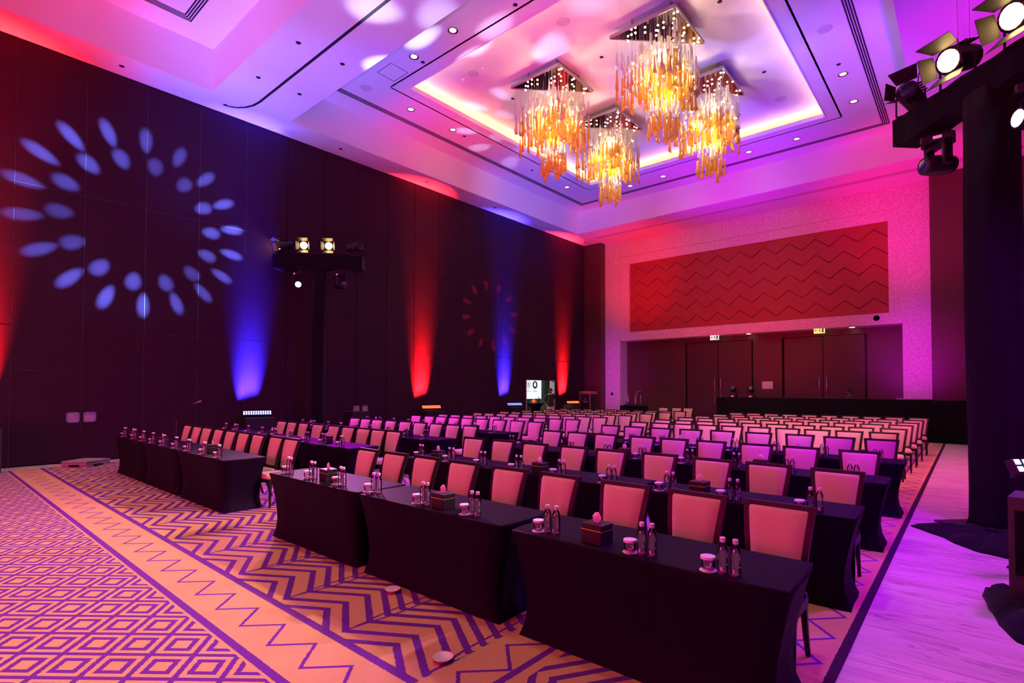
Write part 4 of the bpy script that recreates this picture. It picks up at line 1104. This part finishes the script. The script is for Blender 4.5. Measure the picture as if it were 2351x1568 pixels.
heap([(-0.60, 8.40), (-0.32, 8.05), (-0.05, 7.62), (0.25, 7.45), (0.75, 7.45), (1.0, 7.8), (1.0, 8.45), (0.45, 8.62), (0.10, 8.62), (-0.02, 8.70), (-0.14, 8.68), (-0.2, 8.58), (-0.40, 8.55)], 0.10, 'black cloth spilled over the floor at the aisle tower foot')
# floor wedge loudspeaker and drape at the right edge
e = empty('stage_monitor', (0.57, 5.95, 0.0), -0.16)
poly = [(-0.30, 0.0), (0.30, 0.0), (0.30, 0.78), (0.10, 0.90), (-0.30, 0.90)]
MB().prism(poly, -0.32, 0.32, Matrix(((0, 0, 1, 0), (1, 0, 0, 0), (0, 1, 0, 0), (0, 0, 0, 1)))).build('cabinet', mat('speaker_cabinet', (0.05, 0.035, 0.05), 0.7, noise=0.3, nscale=150), e)
MB().box(-0.28, 0.28, -0.315, -0.30, 0.30, 0.80).build('grille', M_CLOTH, e)
tag(e, 'dark loudspeaker cabinet at the right picture edge below the blue bar', 'loudspeaker')
heap([(0.05, 6.05), (0.10, 5.55), (0.22, 5.05), (0.5, 4.9), (0.9, 5.0), (0.95, 5.58), (0.5, 5.58), (0.24, 5.62), (0.2, 6.1), (0.12, 6.15)], 0.14, 'black cloth bundled on the floor before the loudspeaker cabinet', seed=5)
e = empty('microphone', (0.285, 4.70, 0.022), 0.3)
MB().rod((-0.02, 0, 0.0), (0.16, 0, 0.0), 0.012, 10, 0.017).build('handle', M_BLACK, e)
MB().lathe([(0.006, -0.055), (0.018, -0.045), (0.022, -0.025), (0.018, 0.0)], 12, Matrix.Rotation(pi / 2, 4, 'Y')).build('grille', mat('mic_grille', (0.06, 0.06, 0.06), 0.4, 0.7, noise=0.3, nscale=300), e)
tag(e, 'black hand microphone lying on the floor at the right edge', 'microphone')

# microphone boom by the wall
e = empty('microphone_stand', (-14.6, 4.35, 0.0))
MB().lathe([(0.14, 0.0), (0.14, 0.02), (0.02, 0.035)], 16).build('base', M_BLACK, e)
MB().rod((0, 0, 0.03), (0, 0, 0.98), 0.011).build('pole', M_BLACK, e)
MB().rod((-0.25, -0.3, 0.82), (0.28, 0.33, 1.36), 0.008).build('boom', M_BLACK, e)
mc = MB().rod((0.24, 0.28, 1.36), (0.36, 0.42, 1.42), 0.015, 8, 0.02); mc.build('microphone', M_TRIM, e)
tag(e, 'microphone on a boom stand before the dark wall', 'microphone stand')

# grey step box
e = empty('step_box', (-14.98, 2.72, 0.0), 0.62)
bs = MB(); L_, W_ = 0.30, 0.30
bs.box(-L_, L_, -W_, W_, 0.115, 0.14); bs.box(-L_ - 0.01, L_ + 0.01, -W_ - 0.01, W_ + 0.01, 0.072, 0.095)
bs.box(-L_ + 0.02, L_ - 0.02, -W_ + 0.02, W_ - 0.02, 0.06, 0.12)
bs.build('step_top', M_GREYBOX, e)
for (sx, sy) in ((-1, -1), (-1, 1), (1, -1), (1, 1)):
    MB().bevbox(sx * 0.21 - 0.09, sx * 0.21 + 0.09, sy * 0.21 - 0.09, sy * 0.21 + 0.09, 0.0, 0.072, 0.006).build('step_foot', M_GREYBOX, e)
tag(e, 'low grey step box on the floor by the dark wall', 'step box')

# saucers on the carpet
def saucer(loc, rot, label):
    e = MB().lathe([(0.028, 0.0), (0.03, 0.004), (0.05, 0.012), (0.064, 0.026), (0.066, 0.030), (0.062, 0.029), (0.045, 0.016), (0.02, 0.010), (0.001, 0.010)], 24, Matrix.Rotation(rot, 4, 'X')).build('saucer', M_WHITE)
    e.location = loc; tag(e, label, 'saucer', 'saucers left on the carpet')
saucer((-2.58, 2.28, 0.013), 0.0, 'white saucer on the chevron carpet nearest the camera')
o_ = saucer((-3.77, 2.76, 0.013), 0.0, 'white saucer on the carpet close to the table foot')

# ------------------------------------------------------------------ back of the room
# draped control desk
dk = empty('control_desk', (-4.5, 22.35, 0.0))
def pleat(m, x0, x1, y, z0, z1, n, amp=0.02):
    vs = []; fs = []
    for i in range(n + 1):
        x = x0 + (x1 - x0) * i / n; o = amp * (1 if i % 2 else -1) * (0.6 + 0.4 * sin(i * 1.7))
        vs += [(x, y + o, z0), (x, y + o * 0.4, z1)]
    for i in range(n): fs.append((2 * i, 2 * i + 2, 2 * i + 3, 2 * i + 1))
    m.add(vs, fs)
d1 = MB(); pleat(d1, -3.42, 3.50, -0.64, 0.01, 1.39, 150); d1.build('front_drape', M_CLOTH, dk, None, False)
d2 = MB(); pleat(d2, 3.50, 4.62, -0.70, 0.01, 1.37, 26); d2.build('front_drape', M_CLOTH, dk, None, False)
MB().bevbox(-3.42, 3.50, -0.62, 0.5, 1.36, 1.39, 0.008).build('desk_top', M_CLOTH, dk)
MB().bevbox(3.52, 4.62, -0.68, 0.5, 1.33, 1.37, 0.008).build('desk_top', M_CLOTH, dk)
sd = MB()
for x in (-3.40, 3.48, 4.58): sd.box(x, x + 0.03, -0.62, 0.5, 0.0, 1.36)
sd.build('side_panel', M_CLOTH, dk)
tag(dk, 'long black draped control desk before the double doors', 'control desk')
moving_head((-7.45, 22.3, 1.39), (-7.45, 20.0, 2.6), 'dark moving light standing on the control desk, left one', False, None, 0.9)
moving_head((-6.75, 22.3, 1.39), (-6.4, 20.0, 2.6), 'dark moving light standing on the control desk, right one', False, None, 0.9)
o = MB().box(-1.95, -1.25, 22.0, 22.3, 1.37, 1.40).build('desk_tray', mat('pale_tray', (0.5, 0.42, 0.48), 0.5, noise=0.1)); o.location = (0.0, 0, 0.022); tag(o, 'pale flat tray on the control desk before the mosaic column', 'tray')

# lectern
e = empty('lectern', (-15.08, 23.15, 0.0), -0.12)
MB().bevbox(-0.30, 0.30, -0.22, 0.22, 0.0, 1.45, 0.01).build('body', M_BLACK, e)
MB().bevbox(-0.38, 0.38, -0.30, 0.26, 1.45, 1.60, 0.01).build('top', mat('copper_top', (0.55, 0.20, 0.14), 0.35, 0.5, noise=0.1), e)
for s in (-1, 1): MB().box(s * 0.335 - 0.03, s * 0.335 + 0.03, -0.28, -0.22, 0.0, 1.45).build('side_post', mat('brushed_copper', (0.5, 0.3, 0.34), 0.35, 0.8, noise=0.1), e)
lg = MB(); 
lg.prism([(0, 1.16), (0.035, 1.21), (0.02, 1.25), (0.0, 1.225), (-0.02, 1.25), (-0.035, 1.21)], 0.222, 0.226, Matrix(((1, 0, 0, 0), (0, 0, -1, 0), (0, 1, 0, 0), (0, 0, 0, 1))))
for i in range(11): lg.box(-0.16 + i * 0.03, -0.142 + i * 0.03, -0.226, -0.222, 1.06, 1.06 + (0.035, 0.03, 0.04)[i % 3])
for i in range(5): lg.box(-0.06 + i * 0.026, -0.046 + i * 0.026, -0.226, -0.222, 1.0, 1.02)
lg.build('emblem', mat('emblem_print', (0.8, 0.5, 0.55), 0.5, noise=0.1), e)
tag(e, 'black lectern with copper top and small emblem in the far corner', 'lectern')
# draped side table with a chrome hooped stand
e = empty('side_table', (-12.28, 22.85, 0.0))
sk = MB().bevbox(-0.62, 0.62, -0.3, 0.3, 0.88, 0.92, 0.008).build('tabletop', M_CLOTH, e)
for (x0, x1, y0) in ((-0.60, 0.60, -0.29),):
    q = MB(); pleat_n = 30; vs = []
    for i in range(pleat_n + 1):
        x = x0 + (x1 - x0) * i / pleat_n; o_ = 0.012 * (1 if i % 2 else -1)
        vs += [(x, y0 + o_, 0.01), (x, y0, 0.88)]
    q.add(vs, [(2 * i, 2 * i + 2, 2 * i + 3, 2 * i + 1) for i in range(pleat_n)]); q.build('table_skirt', M_CLOTH, e, None, False)
for sx in (-1, 1): MB().box(sx * 0.59 - 0.01, sx * 0.59 + 0.01, -0.28, 0.28, 0.0, 0.88).build('side_cloth', M_CLOTH, e)
tag(e, 'black draped side table beside the left mosaic column', 'table')
e = empty('chrome_stand', (-12.28, 22.85, 0.92))
MB().bevbox(-0.46, 0.46, -0.18, 0.18, 0.0, 0.05, 0.015).build('platform', mat('dark_chrome', (0.25, 0.22, 0.26), 0.2, 0.9, noise=0.05), e)
for sx in (-1, 1):
    MB().rod((sx * 0.40, -0.1, 0.04), (sx * 0.40, -0.1, 0.50), 0.018).build('post', M_CHROME, e)
    MB().lathe([(0.03, 0.05), (0.05, 0.08), (0.05, 0.34), (0.02, 0.40), (0.015, 0.52)], 12, Matrix.Translation((-0.12 + sx * 0.2, 0.0, 0.0))).build('urn', M_CHROME, e)
for sy in (-0.06, 0.06):
    pts = [(0.10 + 0.20 * (1 - cos(t)), sy, 0.46 + 0.24 * sin(t)) for t in [pi * 0.62 * k / 8 for k in range(9)]]
    MB().path(pts, 0.012).build('hoop', M_CHROME, e)
tag(e, 'chrome hooped stand on the black side table by the mosaic column', 'chrome stand')

# exit signs
def exit_sign(x, z, glow, shade, label):
    e = empty('exit_sign', (x, YF + 0.10, z))
    MB().bevbox(-0.20, 0.20, -0.03, 0.03, -0.13, 0.10, 0.008).build('sign_body', mat(glow[0], glow[1], 0.4, emit=glow[1], estr=glow[2]), e)
    g = MB()
    def bx_(a, b, c, d): g.box(a, b, -0.034, -0.031, c, d)
    bx_(0.02, 0.05, 0.035, 0.065)                                   # running figure: head, trunk, limbs
    g.add([(-0.02, -0.033, 0.02), (0.05, -0.033, 0.03), (0.035, -0.033, -0.03), (0.0, -0.033, -0.03)], [(0, 1, 2, 3)])
    g.add([(0.02, -0.033, -0.03), (0.04, -0.033, -0.03), (0.08, -0.033, -0.09), (0.06, -0.033, -0.10)], [(0, 1, 2, 3)])
    g.add([(0.0, -0.033, -0.03), (0.02, -0.033, -0.03), (-0.01, -0.033, -0.06), (-0.05, -0.033, -0.10), (-0.05, -0.033, -0.085)], [(0, 1, 2, 3, 4)])
    bx_(0.10, 0.16, -0.10, 0.07)                                    # doorway
    g.add([(-0.17, -0.033, -0.01), (-0.12, -0.033, 0.035), (-0.12, -0.033, -0.055)], [(0, 1, 2)]); bx_(-0.12, -0.075, -0.025, 0.005)
    g.build('pictogram', mat(shade[0], shade[1], 0.6, noise=0.05), e)
    MB().rod((0.18, 0, 0.10), (0.18, 0, 0.30), 0.008).build('hanger', M_TRIM, e)
    tag(e, label, 'exit sign', 'exit signs over the double doors')
exit_sign(-9.03, 4.13, ('exit_white', (0.72, 0.95, 0.85), 0.75), ('exit_green', (0.01, 0.16, 0.09)), 'white exit sign with dark green figure over the left double door')
exit_sign(-4.72, 4.15, ('exit_lime', (0.70, 0.95, 0.25), 0.9), ('exit_green2', (0.10, 0.42, 0.03)), 'lime green exit sign over the right double door')
# little recess lights under the portal head
for i, x in enumerate((-7.62, -3.62)):
    e = inst('recess_spot', DL_LN, None, (x, 24.9, 4.22), (0, 0, 0), (1.2, 1.2, 1.0)); tag(e, 'tiny warm recessed spot under the portal head, %s one' % ['left', 'right'][i], 'ceiling light', 'recessed spots in the portal')
# paper notice
e = empty('paper_notice', (-6.92, YD - 0.065, 1.90))
MB().box(-0.225, 0.225, -0.004, 0.0, -0.165, 0.165).build('sheet', M_PAPER, e)
pl = MB()
for (a, b, c, d) in ((-0.18, -0.15, -0.14, -0.12), (0.1, 0.16, -0.13, -0.10), (-0.05, 0.02, -0.02, -0.014), (0.0, 0.08, -0.05, -0.044), (-0.12, -0.04, 0.04, 0.046), (-0.19, -0.15, 0.12, 0.135)): pl.box(a, b, -0.006, -0.0045, c, d)
pl.build('ink', mat('grey_ink', (0.4, 0.36, 0.42), 0.7, noise=0.1), e)
tag(e, 'white paper notice on the wood panel between the double doors', 'notice')
# dome camera and socket on the portal
o = MB().lathe([(0.001, -0.10), (0.07, -0.09), (0.10, -0.05), (0.11, 0.0)], 16, Matrix.Rotation(-pi / 2, 4, 'X')).build('dome_camera', M_BLACK); o.location = (-2.75, YI, 4.48)
o.rotation_euler = (pi, 0, 0); tag(o, 'black dome camera below the red panel, right side', 'camera')
o = MB().bevbox(-0.07, 0.07, -0.02, 0.0, -0.07, 0.07, 0.005).build('wall_socket', M_BLACK); o.location = (-14.42, YF, 1.45); tag(o, 'black square socket on the left mosaic column', 'socket')

# screen and small table seen through the open door
e = empty('presentation_screen', (-18.2, 22.45, 0.0), pi / 2)
sx0, sx1 = -0.72, 0.72
MB().box(sx0, sx1, -0.03, 0.0, 1.17, 2.75).build('screen_face', mat('screen_glow', (0.85, 0.88, 0.9), 0.5, emit=(0.92, 0.96, 1.0), estr=0.95), e)
MB().box(sx0 - 0.04, sx1 + 0.04, 0.0, 0.05, 1.13, 2.79).build('screen_back', M_BLACK, e)
st2 = MB(); st2.box(-0.3, -0.24, 0.05, 0.1, 0.0, 1.3); st2.box(0.24, 0.30, 0.05, 0.1, 0.0, 1.3); st2.box(-0.5, 0.5, -0.2, 0.3, 0.0, 0.03); st2.build('screen_stand', M_BLACK, e)
M_LOGO = mat('logo_blue', (0.02, 0.16, 0.34), 0.6, noise=0.05)
def ringm(m, cx, cz, r0, r1, n=24):
    vs = []
    for j in range(n):
        t = 2 * pi * j / n
        vs += [(cx + r0 * cos(t), -0.033, cz + r0 * sin(t)), (cx + r1 * cos(t), -0.033, cz + r1 * sin(t))]
    m.add(vs, [(2 * j, 2 * j + 1, (2 * j + 3) % (2 * n), (2 * j + 2) % (2 * n)) for j in range(n)]); return m
m = ringm(MB(), -0.40, 1.93, 0.185, 0.205); ringm(m, -0.40, 1.93, 0.075, 0.11); m.box(-0.42, -0.38, -0.034, -0.031, 1.90, 2.02)
m.build('logo', mat('logo_grey', (0.16, 0.24, 0.32), 0.6, noise=0.05), e, None, False)
m = MB(); vs = []; n_ = 24                                      # ring with a drop left open in the middle
for j in range(n_):
    t = 2 * pi * j / n_ + pi / 2; rd_ = 0.10 * (1 + 0.55 * max(0, sin(t)) ** 6)
    vs += [(0.16 + rd_ * cos(t), -0.033, 1.92 + rd_ * sin(t)), (0.16 + 0.21 * cos(t), -0.033, 1.93 + 0.21 * sin(t))]
m.add(vs, [(2 * j, 2 * j + 1, (2 * j + 3) % (2 * n_), (2 * j + 2) % (2 * n_)) for j in range(n_)]); m.build('logo', M_LOGO, e, None, False)
cp_ = MB()
for cx in (-0.40, 0.16):
    for k in range(2): cp_.box(cx - (0.12, 0.2)[k], cx + (0.12, 0.2)[k], -0.034, -0.031, 1.62 - 0.05 * k, 1.635 - 0.05 * k)
cp_.build('caption', mat('caption_grey', (0.35, 0.4, 0.45), 0.6, noise=0.05), e)
tag(e, 'bright white screen with two round logos behind the open wall door', 'screen')
e = empty('cocktail_table', (-17.35, 21.62, 0.0))
MB().lathe([(0.34, 0.0), (0.28, 0.15), (0.22, 0.45), (0.28, 0.75), (0.44, 0.94), (0.45, 0.97)], 20).build('table_cover', M_SPANDEX, e)
tag(e, 'small round black covered table in the open doorway', 'table')
o = MB().lathe([(0.05, 0.0), (0.09, 0.04), (0.105, 0.10), (0.08, 0.17), (0.02, 0.20)], 14).build('red_globe', mat('red_glow', (0.9, 0.1, 0.03), 0.4, emit=(1.0, 0.12, 0.02), estr=0.8)); o.location = (-17.40, 21.55, 0.97); tag(o, 'small red globe on the doorway table', 'ornament')
o = MB().lathe([(0.04, 0.0), (0.042, 0.16), (0.018, 0.24), (0.018, 0.32)], 12).build('dark_bottle', M_BLACK); o.location = (-17.28, 21.82, 0.97); tag(o, 'dark bottle on the doorway table', 'bottle')

# ------------------------------------------------------------------ people
def person(loc, rz, height, trousers, label, hood=None):
    k = height / 1.75
    J = {}; E_ = []
    def add(n, p, r, parent=None):
        J[n] = (Vector(p) * k, r * k)
        if parent: E_.append((parent, n))
    add('pelvis', (0, 0, 0.95), 0.135); add('waist', (0, 0, 1.10), 0.132, 'pelvis'); add('chest', (0, 0.0, 1.30), 0.158, 'waist'); add('collar', (0, 0.01, 1.44), 0.10, 'chest')
    add('neck', (0, -0.005, 1.50), 0.058, 'collar'); add('jaw', (0, -0.03, 1.565), 0.070, 'neck'); add('head', (0, -0.015, 1.64), 0.092, 'jaw'); add('crown', (0, -0.005, 1.705), 0.060, 'head')
    add('nose', (0, -0.112, 1.612), 0.014, 'head')
    for s, n in ((-1, 'l'), (1, 'r')):
        add('sh' + n, (s * 0.185, 0.005, 1.405), 0.072, 'collar'); add('el' + n, (s * 0.255, 0.045, 1.13), 0.058, 'sh' + n); add('wr' + n, (s * 0.19, -0.10, 0.965), 0.042, 'el' + n)
        add('pa' + n, (s * 0.165, -0.135, 0.925), 0.036, 'wr' + n)
        for q, (dx, dy, dz) in enumerate(((0.03, -0.03, -0.055), (0.012, -0.035, -0.075), (-0.006, -0.034, -0.08), (-0.024, -0.03, -0.07))):
            add('f%d%s' % (q, n), (s * (0.165 + dx), -0.135 + dy, 0.925 + dz), 0.010, 'pa' + n)
        add('th' + n, (s * (0.165 - 0.04), -0.165, 0.90), 0.011, 'pa' + n)
        add('hip' + n, (s * 0.09, 0, 0.87), 0.105, 'pelvis'); add('kn' + n, (s * 0.105, -0.015, 0.48), 0.072, 'hip' + n); add('an' + n, (s * 0.11, 0.02, 0.09), 0.050, 'kn' + n)
        add('he' + n, (s * 0.11, 0.03, 0.045), 0.045, 'an' + n); add('to' + n, (s * 0.125, -0.15, 0.035), 0.038, 'he' + n)
    names = list(J); idx = {n: i for i, n in enumerate(names)}
    me = bpy.data.meshes.new('person_body'); me.from_pydata([J[n][0] for n in names], [(idx[a], idx[b]) for a, b in E_], [])
    o = bpy.data.objects.new('person', me); COL.objects.link(o)
    sk = o.modifiers.new('skin', 'SKIN'); sk.use_smooth_shade = True
    for i, n in enumerate(names):
        r = J[n][1]; v = me.skin_vertices[0].data[i]
        v.radius = (r * 1.25, r * 0.85) if n in ('chest', 'waist', 'pelvis') else (r, r)
        v.use_root = n == 'pelvis'
    sb = o.modifiers.new('sub', 'SUBSURF'); sb.levels = 1; sb.render_levels = 1
    dg = bpy.context.evaluated_depsgraph_get(); ev = o.evaluated_get(dg)
    nm = bpy.data.meshes.new_from_object(ev)
    o.modifiers.clear(); o.data = nm
    nm.materials.clear()
    for m_ in (M_JACKET, trousers, M_SKIN, M_BLACK): nm.materials.append(m_)
    for p in nm.polygons:
        c = p.center / k
        if c.z > 1.49: i = 2
        elif c.z < 0.075: i = 3
        elif c.y < -0.105 and abs(c.x) > 0.09 and c.z > 0.8: i = 2
        elif c.z < 0.86: i = 1
        else: i = 0
        p.material_index = i; p.use_smooth = True
    o.location = loc; o.rotation_euler = (0, 0, rz)
    hr = MB(); rings = []
    for z, r, yo in ((1.585, 0.075, 0.035), (1.63, 0.104, 0.018), (1.68, 0.106, 0.01), (1.725, 0.085, 0.004), (1.755, 0.04, 0.0)):
        pts = []
        for j in range(14):
            t = 2 * pi * j / 14; fr_ = sin(t) < -0.25 and z < 1.67
            rr = r * (0.78 if fr_ else 1.0)
            pts.append((rr * cos(t) * 0.95 * k, (rr * sin(t) + yo) * k, z * k))
        rings.append(pts)
    hr.loft(rings, None, True, True).build('hair', M_HAIR, o)
    fc = MB()
    for s in (-1, 1): fc.lathe([(0.001, 0.0), (0.012, 0.004), (0.015, 0.01)], 8, Matrix.Translation((s * 0.034 * k, -0.108 * k, 1.645 * k)) @ Matrix.Rotation(pi / 2, 4, 'X'))
    fc.box(-0.055 * k, 0.055 * k, -0.122 * k, -0.112 * k, 1.654 * k, 1.660 * k)
    fc.build('glasses', M_BLACK, o)
    bd = MB().lathe([(0.02, -0.035), (0.052, -0.02), (0.060, 0.01), (0.05, 0.03)], 12, Matrix.Translation((0, -0.055 * k, 1.565 * k)) @ Matrix.Scale(k, 4)); bd.build('beard', M_HAIR, o)
    for s in (-1, 1): MB().lathe([(0.004, -0.03), (0.016, -0.015), (0.018, 0.012), (0.006, 0.03)], 8, Matrix.Translation((s * 0.098 * k, 0.0, 1.63 * k))).build('ear', M_SKIN, o)
    if hood:
        MB().lathe([(0.09, -0.05), (0.13, -0.02), (0.135, 0.03), (0.10, 0.06), (0.075, 0.05)], 16, Matrix.Translation((0, 0.02 * k, 1.455 * k)) @ Matrix.Scale(k, 4), False).build('hood', hood, o)
    tag(o, label, 'person')
    return o
person((-15.55, 20.55, 0.0), 0.75, 1.74, M_TROUSER, 'standing person in dark hooded jacket and pale trousers at the open door', mat('olive_hood', (0.30, 0.28, 0.08), 0.8, noise=0.1))
person((-3.55, 23.55, 0.0), -0.9, 1.74, M_JACKET, 'person in dark clothes behind the control desk, only the head showing')
